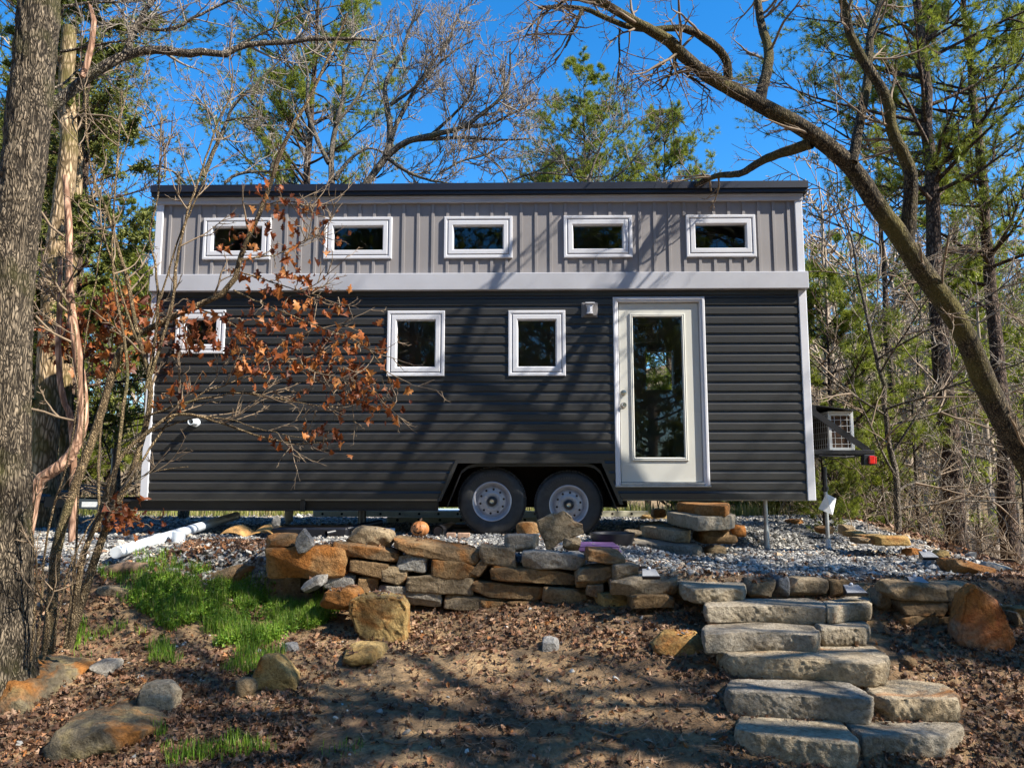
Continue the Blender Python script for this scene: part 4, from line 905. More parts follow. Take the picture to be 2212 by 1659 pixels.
# fallen branches on the dirt
def stick(lab, pts, r):
    P = [PG(u, v) for u, v in pts]; P = [(p[0], p[1], p[2]+r+.006+.01*(i % 2)) for i, p in enumerate(P)]
    o = MB().tube(P, [r*(1-.6*i/len(P)) for i in range(len(P))], 7).build('stick', M['wood'], None, True); tag(o, lab, 'stick')
stick('curved dark twig on the dirt between the wall and the bottom of the photo', [(1278, 1582), (1300, 1590), (1325, 1595), (1350, 1592), (1380, 1582), (1402, 1568)], .009)
stick('thin pale twig below the lowest step', [(1740, 1655), (1790, 1642), (1850, 1650), (1900, 1658)], .005)
stick('thin dark twig on the dirt near the bottom centre', [(832, 1605), (850, 1615), (880, 1612), (905, 1606)], .007)
SHADE = [(16.5, 4.6, 3.0, 1.2, 'p'), (10.8, .2, 2.2, .8, 'b'), (-7.5, 2.0, 4.0, 1.0, 'b'), (6.2, 3.0, 1.3, .9, 'b'), (5.6, 1.5, 3.6, .5, 'b'), (7.4, .6, 1.9, .75, 'p'), (7.9, 4.8, 2.4, .62, 'b')]
# ------------------------------------------------------------------ plants: tube batches
def nrm(a): return a/np.maximum(np.linalg.norm(a, axis=-1, keepdims=True), 1e-9)
class Tubes:
    def __init__(s): s.b = []
    def add(s, P, Rd, sides): s.b.append((np.asarray(P, float), np.asarray(Rd, float), sides)); return s
    def mesh(s, xf=None):
        V = []; Q = []; off = 0
        for P, Rd, n in s.b:
            Nn, K, _ = P.shape
            Tn = nrm(np.gradient(P, axis=1)); mean = np.abs(nrm(P[:, -1]-P[:, 0])); ref = np.eye(3)[np.argmin(mean, 1)][:, None, :]
            A = nrm(np.cross(Tn, np.broadcast_to(ref, Tn.shape))); B = np.cross(Tn, A)
            th = np.arange(n)*2*pi/n
            W = P[:, :, None, :]+Rd[:, :, None, None]*(A[:, :, None, :]*np.cos(th)[None, None, :, None]+B[:, :, None, :]*np.sin(th)[None, None, :, None])
            I = (np.arange(Nn*K*n)+off).reshape(Nn, K, n); J = np.roll(I, -1, 2)
            Q.append(np.stack([I[:, :-1], J[:, :-1], J[:, 1:], I[:, 1:]], -1).reshape(-1, 4)); V.append(W.reshape(-1, 3)); off += Nn*K*n
        return np.concatenate(V), np.concatenate(Q)
    def build(s, name, mat, parent=None):
        V, Q = s.mesh(); return npmesh(name, V, [Q], mat, parent)
def resamp(pts, K, wob=0, rg=None):
    P = np.array(pts, float)
    for _ in range(2):   # corner cutting, ends kept
        Q = [P[0]]
        for a, b in zip(P[:-1], P[1:]): Q += [a*.75+b*.25, a*.25+b*.75]
        Q.append(P[-1]); P = np.array(Q)
    L = np.r_[0, np.cumsum(np.linalg.norm(np.diff(P, axis=0), axis=1))]; t = np.linspace(0, L[-1], K)
    O = np.stack([np.interp(t, L, P[:, k]) for k in range(3)], 1)
    if wob: 
        n = np.cumsum((rg or RG).normal(size=(K, 3)), 0); n -= np.linspace(0, 1, K)[:, None]*n[-1]; O = O+n*wob/math.sqrt(K)
    return O, L[-1]
def spawn(rg, P, Rd, num, t0, t1, ang, L, K, wig, trop=(0, 0, .0), rf=.55, rmin=.003, taper=.55, lenmin=.3, cone=None, r0=None):
    Nn, K0, _ = P.shape; idx = np.repeat(np.arange(Nn), num); m = len(idx)
    t = np.clip(rg.uniform(t0, t1, m), 0, .999) if cone is None else cone(rg, m)
    f = t*(K0-1); i0 = f.astype(int); fr = (f-i0)[:, None]; i1 = np.minimum(i0+1, K0-1)
    base = P[idx, i0]*(1-fr)+P[idx, i1]*fr; tang = nrm(P[idx, i1]-P[idx, i0]+1e-9); rad = Rd[idx, i0]*(1-fr[:, 0])+Rd[idx, i1]*fr[:, 0]
    perp = nrm(np.cross(tang, rg.normal(size=(m, 3)))); a = np.radians(rg.uniform(ang[0], ang[1], m))[:, None]
    d = nrm(tang*np.cos(a)+perp*np.sin(a))
    PL = np.linalg.norm(np.diff(P, axis=1), axis=2).sum(1)[idx]
    ln = (PL*L if isinstance(L, float) else np.full(m, L[0]))*(1-taper*t)*rg.uniform(.55, 1.15, m); ln = np.maximum(ln, .02)
    out = np.zeros((m, K, 3)); out[:, 0] = base; p = base.copy(); st = (ln/(K-1))[:, None]; tr = np.array(trop)
    for k in range(1, K):
        d = nrm(d+rg.normal(size=(m, 3))*wig+tr); p = p+d*st; out[:, k] = p
    r_ = np.minimum(rad*rf, rad*.9); 
    s = np.linspace(0, 1, K)[None, :]; Ro = r_[:, None]*(1-s)**.9*1.0+rmin*(.6+.4*(1-s)); Ro[:, 0] *= 1.1
    return out, Ro, t
def star(pts, rg, n, ln, w, dirs=None, spread=1.0, jit=.25):
    """tufts: n thin triangles per point"""
    m = len(pts); d = rg.normal(size=(m, n, 3))*spread
    if dirs is not None: d = d+dirs[:, None, :]*1.5
    d = nrm(d); l = ln*rg.uniform(1-jit, 1+jit, (m, n, 1)); side = nrm(np.cross(d, rg.normal(size=(m, n, 3))))*w*.5
    b = np.broadcast_to(pts[:, None, :], (m, n, 3)); b2 = b+d*l*.08
    V = np.stack([b2-side, b2+side, b+d*l], 2).reshape(-1, 3); return V, np.arange(len(V)).reshape(-1, 3)
def leafV(rg, pts, size, lobed=True, up=None, flat=0.0):
    """curled leaves: 2x3 bent strip with a lobed outline (6 points per side)"""
    m = len(pts); s = size*np.clip(np.exp(rg.normal(-.1, .34, (m, 1, 1))), .45, 1.45)
    if lobed: out = np.array([[0, 0], [.14, .10], [.10, .25], [.34, .36], [.16, .5], [.36, .66], [.14, .78], [.0, 1.0]])
    else: out = np.array([[0, 0], [.16, .2], [.24, .45], [.16, .75], [.0, 1.0]])
    k = len(out); L = np.stack([-out[:, 0], out[:, 1]], 1)
    cen = np.stack([np.zeros(k), out[:, 1]], 1)
    A = np.stack([L, cen, out], 0)  # 3,k,2
    x = A[..., 0][None]; y = A[..., 1][None]-.5
    fold = rg.uniform(.1, 1.1, (m, 1, 1)); curl = rg.normal(0, 1.3, (m, 1, 1)); tw = rg.normal(0, .8, (m, 1, 1))
    z = np.abs(x)*fold+curl*y*y*.6+tw*x*y
    loc = np.stack([np.broadcast_to(x, z.shape), np.broadcast_to(y, z.shape), z], -1).reshape(m, 3*k, 3)*s
    if flat > 0:
        nz = nrm(rg.normal(size=(m, 3))*(1-flat)+np.array([0, 0, 1])*flat*rg.choice([-1, 1], (m, 1)))
    else: nz = nrm(rg.normal(size=(m, 3)))
    e1 = nrm(np.cross(nz, rg.normal(size=(m, 3)))); e2 = np.cross(nz, e1)
    if up is not None:
        e2 = nrm(np.array(up)+rg.normal(size=(m, 3))*.55); e1 = nrm(np.cross(e2, rg.normal(size=(m, 3)))); nz = np.cross(e1, e2)
    Rm = np.stack([e1, e2, nz], 1); V = np.einsum('mij,mjk->mik', loc, Rm)+pts[:, None, :]
    base = (np.arange(m)*3*k)[:, None]; q = []
    for j in range(2):
        for i in range(k-1): q.append([j*k+i, (j+1)*k+i, (j+1)*k+i+1, j*k+i+1])
    q = np.array(q); Q = (base[:, :, None]+q[None]).reshape(-1, 4)
    return V.reshape(-1, 3), Q
# ---- generic trees -------------------------------------------------
def bare_tree(seed, h, r, lean=(0, 0), first=.35, nl=12, dens=(7, 6, 4), spread=(25, 60), up=.05, L1=.55, sides=(12, 7, 4, 3, 3), wig=.13, tw=.0035, path=None, rf1=.6):
    rg = np.random.default_rng(seed)
    if path is None: path = [(0, 0, -.4), (lean[0]*.2, lean[1]*.2, h*.35), (lean[0]*.5, lean[1]*.5, h*.7), (lean[0], lean[1], h)]
    P0, L = resamp(path, 26, h*.02, rg); R0 = r*(1-np.linspace(0, 1, 26)**1.1*.88); R0[:2] *= 1.25; P0 = P0[None]; R0 = R0[None]
    a, ra, t = spawn(rg, P0, R0, nl, first, 1, spread, L1, 12, wig, (0, 0, up), rf1, .006, .5)
    b, rb, _ = spawn(rg, a, ra, dens[0], .15, 1, (25, 65), .5, 8, wig*1.2, (0, 0, up), .6, .005, .5)
    c, rc, _ = spawn(rg, b, rb, dens[1], .1, 1, (25, 65), .55, 6, wig*1.5, (0, 0, up*.6), .65, tw, .4)
    limbs = Tubes().add(P0, R0, sides[0]).add(a, ra, sides[1]); tw_ = Tubes().add(b, rb, sides[2]).add(c, rc, sides[3])
    if dens[2]:
        d, rd, _ = spawn(rg, c, rc, dens[2], .1, 1, (25, 65), .6, 4, wig*1.6, (0, 0, up*.4), .7, tw*.9, .4); tw_.add(d, rd, sides[4])
    return limbs, tw_
def pine(seed, h, r, first=.3, nb=46, L1=2.6, tuft=.13, tn=11, tw=.010, lean=(0, 0), sag=-.02, dens=5, d2=3, keep=.85):
    rg = np.random.default_rng(seed)
    P0, _ = resamp([(0, 0, -.4), (lean[0]*.3, lean[1]*.3, h*.4), (lean[0], lean[1], h)], 26, h*.008, rg); R0 = r*(1-np.linspace(0, 1, 26)*.93); P0 = P0[None]; R0 = R0[None]
    def cone(rg, m): 
        t = np.sort(first+(1-first)*rg.uniform(0, 1, m)**.9); return np.clip(t+0*t, 0, .995)
    a, ra, t = spawn(rg, P0, R0, nb, first, 1, (55, 85), (L1,), 9, .07, (0, 0, .035), .35, .006, 0, cone=cone)
    s = np.clip((1-t)/(1-first), 0, 1); prof = (.22+.95*np.sin(np.clip(s*1.35, 0, 1)*pi*.62))*np.where(rg.uniform(size=len(t)) < keep, 1, .45)
    base = a[:, :1]; a = base+(a-base)*prof[:, None, None]
    b, rb, _ = spawn(rg, a, ra, dens, .25, 1, (25, 55), .42, 6, .12, (0, 0, .08), .6, .004, .35)
    c, rc, _ = spawn(rg, b, rb, d2, .2, 1, (20, 50), .5, 4, .12, (0, 0, .12), .6, .003, .3)
    pts = np.concatenate([c[:, -1], c[:, 2], b[:, -1], b[:, -3], a[:, -1]]); dr = np.concatenate([nrm(c[:, -1]-c[:, -2]), nrm(c[:, 2]-c[:, 1]), nrm(b[:, -1]-b[:, -2]), nrm(b[:, -3]-b[:, -4]), nrm(a[:, -1]-a[:, -2])])
    V, Fc = star(pts, rg, tn, tuft, tw, dr, .9)
    return Tubes().add(P0, R0, 12), Tubes().add(a, ra, 5).add(b, rb, 3).add(c, rc, 3), (V, Fc)
def cedar(seed, h, r, L1=1.5, nb=50, first=.1, lean=(0, 0)):
    rg = np.random.default_rng(seed)
    P0, _ = resamp([(0, 0, -.4), (lean[0]*.3, lean[1]*.3, h*.4), (lean[0], lean[1], h)], 26, h*.01, rg); R0 = r*(1-np.linspace(0, 1, 26)*.9); P0 = P0[None]; R0 = R0[None]
    a, ra, t = spawn(rg, P0, R0, nb, first, 1, (50, 85), (L1,), 9, .10, (0, 0, -.02), .3, .006, 0)
    a = a[:, :1]+(a-a[:, :1])*(.35+.8*(1-t))[:, None, None]
    b, rb, _ = spawn(rg, a, ra, 8, .2, 1, (30, 60), .40, 6, .14, (0, 0, -.06), .6, .004, .35)
    c, rc, _ = spawn(rg, b, rb, 5, .1, 1, (30, 60), .45, 4, .16, (0, 0, -.10), .6, .003, .3)
    pts = np.concatenate([c.reshape(-1, 3), b[:, 2:].reshape(-1, 3)]); pts = pts+rg.normal(size=pts.shape)*.015
    V, Fc = star(pts, rg, 5, .075, .026, None, 1.0)
    return Tubes().add(P0, R0, 12), Tubes().add(a, ra, 5).add(b, rb, 3), (V, Fc)
def mk_tree(name, kind, data, mats, label, cat, loc=(0, 0, 0), rz=0, group=None):
    e = empty(name, loc, rz, label, cat, group)
    data[0].build('trunk', mats[0], e)
    cr = data[1].build('crown', mats[1], e)
    if len(data) > 2: npmesh('foliage', data[2][0], [data[2][1]], mats[2], cr, False)
    return e
def copytree(e, loc, rz, sc=1, label=None, group=None):
    c = e.copy(); COL.objects.link(c); c.location = loc; c.rotation_euler = (0, 0, rz); c.scale = (sc, sc, sc)
    if label: c['label'] = label
    if group: c['group'] = group
    for ch in list(e.children):
        d = ch.copy(); COL.objects.link(d); d.parent = c
        for g in list(ch.children): f = g.copy(); COL.objects.link(f); f.parent = d
    return c
def px(pts, Y, dy=0):
    """path through these sight lines, its distance running from Y to Y+dy"""
    n = len(pts); return [PY(u, v, Y+dy*i/(n-1)) for i, (u, v) in enumerate(pts)]
def hero(name, label, cat, main, subs, bark, twig, seed, twigspec, bareness=True, group=None, ksides=14, tropz=.02, wigt=.22):
    """guided limbs + grown twigs. main/subs: (path3d, r0, r1)"""
    rg = np.random.default_rng(seed); e = empty(name, (0, 0, 0), 0, label, cat, group)
    tb = Tubes(); lim = []; Kk = 36
    for j, (p, r0, r1) in enumerate([main]+subs):
        P, L = resamp(p, Kk, .012*L_(p)**.5*(1 if j else .6), rg)
        s = np.linspace(0, 1, Kk); Rr = r0+(r1-r0)*s; Rr = Rr*(1+.09*snoise(P, 1.5, seed+j, 2)+.05*snoise(P, 5, seed+j+1, 2))
        (tb).add(P[None], Rr[None], ksides if r0 > .05 else 8); lim.append((P, Rr, L))
    tb.build('trunk', bark, e)
    P = np.stack([l[0] for l in lim]); Rr = np.stack([l[1] for l in lim])
    ct = Tubes(); n1, L1, rmin, n2, n3, n4 = twigspec
    sel = slice(0, None)
    a, ra, _ = spawn(rg, P[sel], Rr[sel], n1, .2, 1, (30, 80), (L1,), 10, wigt*.8, (0, 0, tropz), .35, rmin*1.6, .35)
    ra = np.minimum(ra, .013)
    b, rb, _ = spawn(rg, a, ra, n2, .1, 1, (25, 65), .55, 8, wigt, (0, 0, tropz), .6, rmin*1.2, .4)
    c, rc, _ = spawn(rg, b, rb, n3, .1, 1, (25, 70), .55, 6, wigt, (0, 0, tropz), .6, rmin, .4)
    ct.add(a, ra, 6).add(b, rb, 4).add(c, rc, 3)
    if n4: d, rd, _ = spawn(rg, c, rc, n4, .1, 1, (25, 70), .6, 4, wigt, (0, 0, tropz), .6, rmin*.9, .4); ct.add(d, rd, 3)
    ct.build('crown', twig, e); return e, lim, (a, b, c)
def L_(p): p = np.array(p); return float(np.linalg.norm(np.diff(p, axis=0), axis=1).sum())
def k1(*a): return [(x*.3533, y*.3533) for x, y in a]
def k2(*a): return [(703+x*.3533, y*.3533) for x, y in a]
def k3(*a): return [(1450+x*.3533, y*.3533) for x, y in a]
def k4(*a): return [(x*.3533, 586+y*.3533) for x, y in a]
def k6(*a): return [(1450+x*.3533, 586+y*.3533) for x, y in a]
# ---- the leaning tree on the right -----------------------------------
base = px([(2420, 1330), (2330, 1180)]+k6((2157, 1140), (2000, 850), (1900, 650), (1830, 450), (1700, 220), (1530, 0))+k3((1400, 1450), (1230, 1230), (1120, 1040), (960, 900), (800, 780), (540, 640)), 8.4, -1.2)
base[0] = np.array([base[0][0], base[0][1], gz(base[0][0], base[0][1])-.3])
e_, leanlim, _ = hero('leaning_tree', 'leafless tree with mossy trunk leaning in from the right over the trailer roof', 'tree', (base, .145, .075), [
    (px(k3((540, 640), (370, 540), (220, 460), (70, 340), (0, 250))+k2((1960, 160), (1800, 70), (1640, 0), (1500, -60)), 7.2, -.9), .075, .03),
    (px(k3((340, 520), (345, 370), (270, 290), (130, 200), (40, 180))+k2((1900, 190), (1700, 110), (1560, 40), (1300, 50)), 7.15, -.6), .045, .016),
    (px(k3((540, 620), (590, 420), (600, 310), (550, 150), (525, -40), (560, -200)), 7.2, .5), .058, .03),
    (px(k3((1110, 1000), (1160, 700), (1200, 450), (1200, 200), (1290, 0), (1330, -200)), 7.4, .5), .052, .03),
    (px(k3((1440, 1480), (1450, 1250), (1465, 1090), (1430, 980), (1330, 800), (1335, 620), (1200, 430), (1090, 230), (1060, 50), (1020, -60), (960, -250)), 7.7, -.5), .075, .035),
    (px(k3((860, 880), (650, 940), (520, 1000), (420, 1070), (270, 1060), (150, 1130), (60, 1180)), 7.35, 1.6), .058, .02),
    (px(k3((60, 310), (110, 400), (90, 450), (180, 520), (240, 560)), 7.0, .1), .02, .008),
    (px(k2((1570, 60), (1520, 180), (1465, 290)), 6.6, -.2), .02, .01),
    (px(k2((1800, 180), (1795, 300), (1790, 520)), 6.8, .1), .012, .004),
    (px(k2((2150, 310), (2130, 400), (2080, 530), (2025, 555)), 7.0, .1), .018, .008),
    (px(k2((1480, 0), (1300, 110), (1220, 230), (1200, 260)), 6.4, -.2), .012, .004),
], M['bark_lean'], M['twigwarm'], 41, (7, .95, .0017, 4, 3, 2), wigt=.15)
# ---- big trunk at the left edge ---------------------------------------
cu = lambda y: float(np.interp(y, [-400, 0, 150, 300, 450, 600, 700, 900, 1100, 1400], [112, 84, 72, 58, 40, 20, 14, 8, 10, 18]))
pts = [PY(cu(v), v, 5.35) for v in (1500, 1380, 1200, 1000, 800, 650, 500, 350, 200, 0, -250, -500)]
pts[0][2] = gz(pts[0][0], pts[0][1])-.3; pts[1][2] = gz(pts[1][0], 5.35)
e_ = empty('big_tree', (0, 0, 0), 0, 'thick trunk with rough mossy bark at the left edge of the photo', 'tree')
P, L = resamp(pts, 60); s = np.linspace(0, 1, 60)
Rr = np.interp(s, [0, .04, .12, .4, .6, 1], [.27, .22, .162, .148, .136, .12]); n = 48; th = np.arange(n)*2*pi/n
K2 = 260; P = np.stack([np.interp(np.linspace(0, 1, K2), s, P[:, k]) for k in range(3)], 1); Rr = np.interp(np.linspace(0, 1, K2), s, Rr); n = 120; th = np.arange(n)*2*pi/n
V = P[:, None, :]+Rr[:, None, None]*np.stack([np.cos(th), np.sin(th), 0*th], 1)[None]; Vf = V.reshape(-1, 3)
dirs = np.broadcast_to(np.stack([np.cos(th), np.sin(th), 0*th], 1)[None], V.shape).reshape(-1, 3)
hh_ = snoise(Vf*np.array([1, 1, .28]), 9, 61, 3); rid = 1-np.abs(hh_)**.7; Vf = Vf+dirs*((rid-.5)*.022+snoise(Vf, 2, 62, 2)*.012+snoise(Vf, 24, 63, 2)*.003)[:, None]
I = np.arange(K2*n).reshape(K2, n); J = np.roll(I, -1, 1); npmesh('trunk', Vf, [np.stack([I[:-1], J[:-1], J[1:], I[1:]], -1).reshape(-1, 4)], M['bark_big'], e_)
# limb crossing behind it, with the bleached snag
e_, _, _ = hero('limbed_tree', 'lichen covered limb reaching right across the sky from behind the thick left trunk', 'tree',
    (px([(60, 330)]+k1((230, 720), (330, 640), (530, 470), (700, 360), (800, 320), (980, 290), (1160, 330), (1260, 300), (1370, 345), (1450, 280), (1600, 260), (1750, 265), (1900, 235), (2157, 240), (2300, 250)), 6.6, .8), .062, .012), [
    (px(k1((770, 335), (800, 240), (840, 130), (930, 20), (1000, -80)), 6.9, .1), .034, .014),
    (px(k1((850, 150), (900, 185), (990, 190), (1080, 180), (1180, 120), (1290, 60), (1400, 10), (1560, -30)), 6.9, .1), .018, .008),
    (px(k1((370, 320), (520, 295), (660, 265), (760, 250), (900, 270)), 6.7, .1), .014, .006),
    (px(k1((330, 540), (420, 480), (560, 330), (700, 260)), 6.7, .3), .012, .005),
    (px(k1((1440, 290), (1600, 200), (1760, 130), (1900, 60), (2100, 30)), 7.2, .2), .012, .005),
    (px(k1((390, 40), (560, 20), (700, 20), (860, 10), (1000, -30)), 6.7, .2), .014, .006)],
    M['bark_grey'], M['twig'], 77, (7, .9, .0016, 4, 3, 2), wigt=.14)
MB().tube(px(k1((500, 470), (530, 400), (560, 270), (575, 130), (550, 40), (540, 15)), 6.65, .05), [.026, .030, .026, .024, .017, .005], 14).build('dead_snag', M['bark_pink'], e_, True)
# ---- saplings and dry oak leaves at the left --------------------------
def sapling(label, stems, seed, n1=7, L1=.55, group=None):
    stems = [(a_, b_, c_, r0_*.82, r1_) for a_, b_, c_, r0_, r1_ in stems]; rg = np.random.default_rng(seed); e = empty('sapling', (0, 0, 0), 0, label, 'sapling', group); out = []
    tb = Tubes()
    for j, (pt, Y, dy, r0, r1) in enumerate(stems):
        pp = px(pt, Y, dy)
        if pt[0][1] > 1250: g = PG(pt[0][0], pt[0][1]); pp[0][2] -= .08
        P, L = resamp(pp, 34, .02, rg); Rr = r0+(r1-r0)*np.linspace(0, 1, 34)**.8; Rr = Rr*(1+.07*snoise(P, 4, seed+j, 2)); tb.add(P[None], Rr[None], 10); out.append((P, Rr))
    tb.build('stem', M['bark_sap'], e)
    P = np.stack([o[0] for o in out]); Rr = np.stack([o[1] for o in out])
    a, ra, _ = spawn(rg, P, Rr, n1, .42, 1, (20, 60), (L1,), 9, .10, (0, 0, .06), .4, .0030, .2); ra = np.minimum(ra, .008)
    b, rb, _ = spawn(rg, a, ra, 3, .2, 1, (25, 60), .5, 7, .12, (0, 0, .05), .6, .0024, .4)
    c, rc, _ = spawn(rg, b, rb, 2, .2, 1, (25, 60), .5, 5, .12, (0, 0, .05), .6, .002, .4)
    Tubes().add(a, ra, 5).add(b, rb, 4).add(c, rc, 3).build('twigs', M['twigwarm'], e)
    return e, out
YS = 5.75
S1 = [(105, 1385), (118, 1250), (127, 1172), (160, 1060), (198, 968), (230, 869), (261, 756), (300, 722), (336, 706), (424, 664), (475, 643), (505, 628), (515, 585), (523, 551), (572, 442), (600, 357), (636, 268), (671, 219), (720, 106), (750, 30)]
sa, oa = sapling('thick leaning sapling whose stem bends right towards the upper windows, holding dry oak leaves', [
    (S1, YS, .25, .052, .010),
    ([(505, 628), (560, 655), (640, 690), (700, 715), (770, 735), (830, 790), (850, 850)], YS+.1, 0, .009, .003),
    ([(424, 664), (500, 700), (580, 760), (680, 800), (760, 825), (835, 862)], YS+.1, .1, .009, .003),
    ([(523, 560), (580, 545), (640, 520), (690, 505), (710, 500)], YS+.2, .1, .008, .003),
    ([(572, 442), (620, 430), (670, 440), (690, 445)], YS+.2, .1, .007, .003),
    ([(515, 585), (560, 600), (620, 620), (680, 635), (735, 665)], YS+.2, .1, .008, .003)], 301, 6)
sb, ob = sapling('slender double stemmed sapling fanning out in front of the left end of the trailer', [
    ([(150, 1372), (185, 1260), (212, 1172), (240, 1100), (268, 1045), (290, 985), (307, 922), (318, 870), (318, 816), (305, 760), (297, 740), (285, 670), (275, 604), (250, 520), (240, 470), (200, 380), (187, 290), (184, 190)], YS-.1, .2, .042, .005),
    ([(318, 816), (335, 745), (340, 640), (330, 540), (318, 500), (345, 420), (345, 330), (350, 250)], YS, .1, .016, .004),
    ([(315, 840), (345, 760), (375, 660), (385, 560), (400, 480), (430, 390), (463, 280), (497, 215), (503, 170)], YS, .1, .018, .006),
    ([(300, 745), (270, 660), (250, 590), (230, 540), (205, 470), (190, 400), (140, 230)], YS, .1, .012, .003),
    ([(330, 700), (360, 600), (420, 430), (445, 380), (480, 250), (500, 200), (520, 120)], YS, .2, .010, .003),
    ([(310, 900), (400, 870), (480, 850), (560, 848), (640, 868), (745, 880), (800, 860)], YS, .2, .011, .003),
    ([(268, 1045), (310, 985), (345, 935), (380, 890), (430, 852), (480, 835), (560, 805)], YS-.1, .3, .014, .003)], 302, 7)
sc_, oc = sapling('crooked dark sapling between the pale stems at the left, branches sweeping right over the siding', [
    ([(160, 1325), (178, 1215), (200, 1160), (220, 1100), (238, 1040), (262, 985), (300, 950), (335, 920), (370, 890), (440, 900), (540, 935), (640, 960), (700, 955)], YS-.3, .4, .030, .004),
    ([(205, 1150), (240, 1070), (252, 1000), (262, 900), (275, 800), (262, 700), (240, 600), (245, 480), (250, 350), (262, 200)], YS-.3, .2, .020, .004),
    ([(300, 950), (400, 905), (480, 900), (560, 925), (660, 945)], YS, 0, .008, .003)], 303, 5)
sd_, od = sapling('bundle of thin whippy stems at the foot of the thick left trunk', [
    ([(70, 1400), (76, 1300), (82, 1225), (70, 1170), (64, 1120), (78, 1045)], YS-.5, 0, .010, .004),
    ([(85, 1392), (92, 1270), (95, 1180), (120, 1080), (150, 960), (165, 850), (160, 700)], YS-.5, .2, .011, .004),
    ([(118, 1380), (132, 1280), (160, 1200), (215, 1100), (300, 1035), (340, 1020), (407, 1008)], YS-.4, .2, .010, .003),
    ([(95, 1400), (110, 1330), (90, 1290), (75, 1250)], YS-.5, 0, .012, .006),
    ([(140, 1370), (165, 1180), (170, 1060), (182, 900), (178, 780), (200, 640), (235, 430), (270, 330), (325, 110)], YS-.2, .3, .011, .003),
    ([(150, 1375), (160, 1250), (155, 1200)], YS-.3, 0, .006, .003)], 304, 4, .4)
def clusters(cl, host, parent, Yc, seed, per=13, rad=.10, size=.074):
    rg = np.random.default_rng(seed); S = np.concatenate([h[0] for h in host]); pts = []; tb = Tubes(); tp = []
    for i, (u, v) in enumerate(cl):
        c = PY(u, v, Yc+rg.uniform(-.25, .3)); k = np.argmin(((S-c)**2*[1, .4, 1]).sum(1)); s = S[k]
        P, L = resamp([s, s*.6+c*.4+[0, 0, .03], c+[.03, 0, 0]], 10, .04, rg); tp.append(P)
        for j in range(per): q = P[rg.integers(4, 10)]; pts.append(q+rg.normal(size=3)*rad*np.array([1.1, .8, .6])+[0, 0, -.03])
    tb.add(np.stack(tp), np.tile(np.linspace(.005, .002, 10), (len(tp), 1)), 5); tw = tb.build('twigs', M['twigwarm'], parent)
    V, Q = leafV(rg, np.array(pts), size, True, up=(0, 0, -1)); lf = npmesh('leaves', V, [Q], M['oakleaf'], tw, False); return lf
CLr = [(600, 430), (650, 440), (590, 400), (500, 512), (545, 500), (590, 522), (640, 552), (680, 505), (555, 480), (690, 470), (615, 470), (560, 590), (600, 612), (620, 640), (680, 638), (640, 600), (730, 662), (670, 660), (590, 580)]
CLm = [(450, 722), (480, 700), (520, 690), (400, 772), (420, 745), (480, 790), (430, 740), (520, 745), (545, 780), (500, 820), (600, 700), (650, 720), (700, 738), (740, 722), (770, 760), (790, 800), (740, 802), (690, 790), (620, 790), (570, 765), (700, 830), (760, 822), (800, 855), (810, 900), (832, 860), (780, 872), (640, 760), (660, 812), (720, 770), (745, 850), (610, 735), (680, 760), (560, 815), (705, 890), (470, 760), (500, 730), (590, 690), (540, 680), (775, 735), (800, 830), (650, 790)]
clusters(CLr, oa, sa, YS+.1, 401, 10); clusters(CLm, oa, sa, YS+.15, 402, 12, .11)
clusters([(580, 950), (700, 935), (722, 950), (690, 925), (350, 800), (380, 820), (370, 760), (340, 850), (400, 690), (420, 668), (350, 720)], ob+oc, sb, YS+.1, 403, 8, .07)
clusters([(240, 1108), (270, 1112), (292, 1128), (338, 1122), (318, 1140), (260, 1092)], od, sd_, YS+.0, 404, 9, .06)
# sunlit oak sapling farther back at the left
so_, oo = sapling('oak sapling with bright orange dead leaves behind the thin stems, left of the trailer', [
    ([(215, 1150), (212, 1000), (225, 860), (240, 760), (250, 700), (262, 650)], 8.6, 0, .022, .006), ([(225, 860), (190, 780), (140, 735), (100, 715)], 8.6, 0, .012, .004), ([(240, 760), (290, 720), (320, 690), (340, 660)], 8.6, 0, .01, .004)], 305, 5)
clusters([(230, 650), (258, 655), (270, 682), (300, 672), (215, 700), (240, 690), (210, 742), (182, 722), (160, 728), (110, 730), (95, 705), (130, 712), (250, 745), (320, 760), (262, 712), (290, 705), (230, 770), (240, 800), (275, 770), (205, 660), (245, 625), (280, 640), (140, 745)], oo, so_, 8.6, 405, 14, .14, .12)
# ---- peeling curved trunks and the ivy column ---------------------------
def trunk(name, label, pt, Y, r0, r1, mat, seed, n1=6, L1=1.2, twig='twigwarm', tw=(5, 4, 2), dy=0, rmin=.004):
    p = px(pt, Y, dy); p[0][2] = min(p[0][2], gz(p[0][0], p[0][1])-.2)
    return hero(name, label, 'tree', (p, r0, r1), [], M[mat], M[twig], seed, (n1, L1, rmin, *tw), wigt=.2)
trunk('peeling_tree', 'smooth pinkish tree with a curved trunk swinging low behind the left saplings', [(60, 1085), (74, 1042), (106, 1024), (148, 996), (177, 939), (180, 869), (170, 780), (155, 674), (148, 586), (150, 480), (140, 380)], 8.2, .068, .03, 'bark_pink', 501, 5)
trunk('peeling_tree', 'thinner pinkish stem joining the curved peeling trunk from the left', [(176, 935), (160, 905), (134, 869), (124, 780), (127, 657), (130, 560)], 8.3, .042, .025, 'bark_pink', 502, 3)
trunk('stripped_tree', 'straight trunk stripped to pale wood, ivy above, behind the thick left trunk', [(88, 1120), (92, 1010), (100, 900), (108, 798), (117, 586), (134, 459), (152, 318), (141, 212), (150, 60)], 10.5, .19, .10, 'bark_ivory', 503, 10)
trunk('stripped_tree', 'second pale scarred trunk close beside the ivy covered one', [(160, 1120), (140, 900), (146, 700), (165, 480), (172, 330), (165, 230)], 10.9, .10, .05, 'bark_ivory', 504, 8)
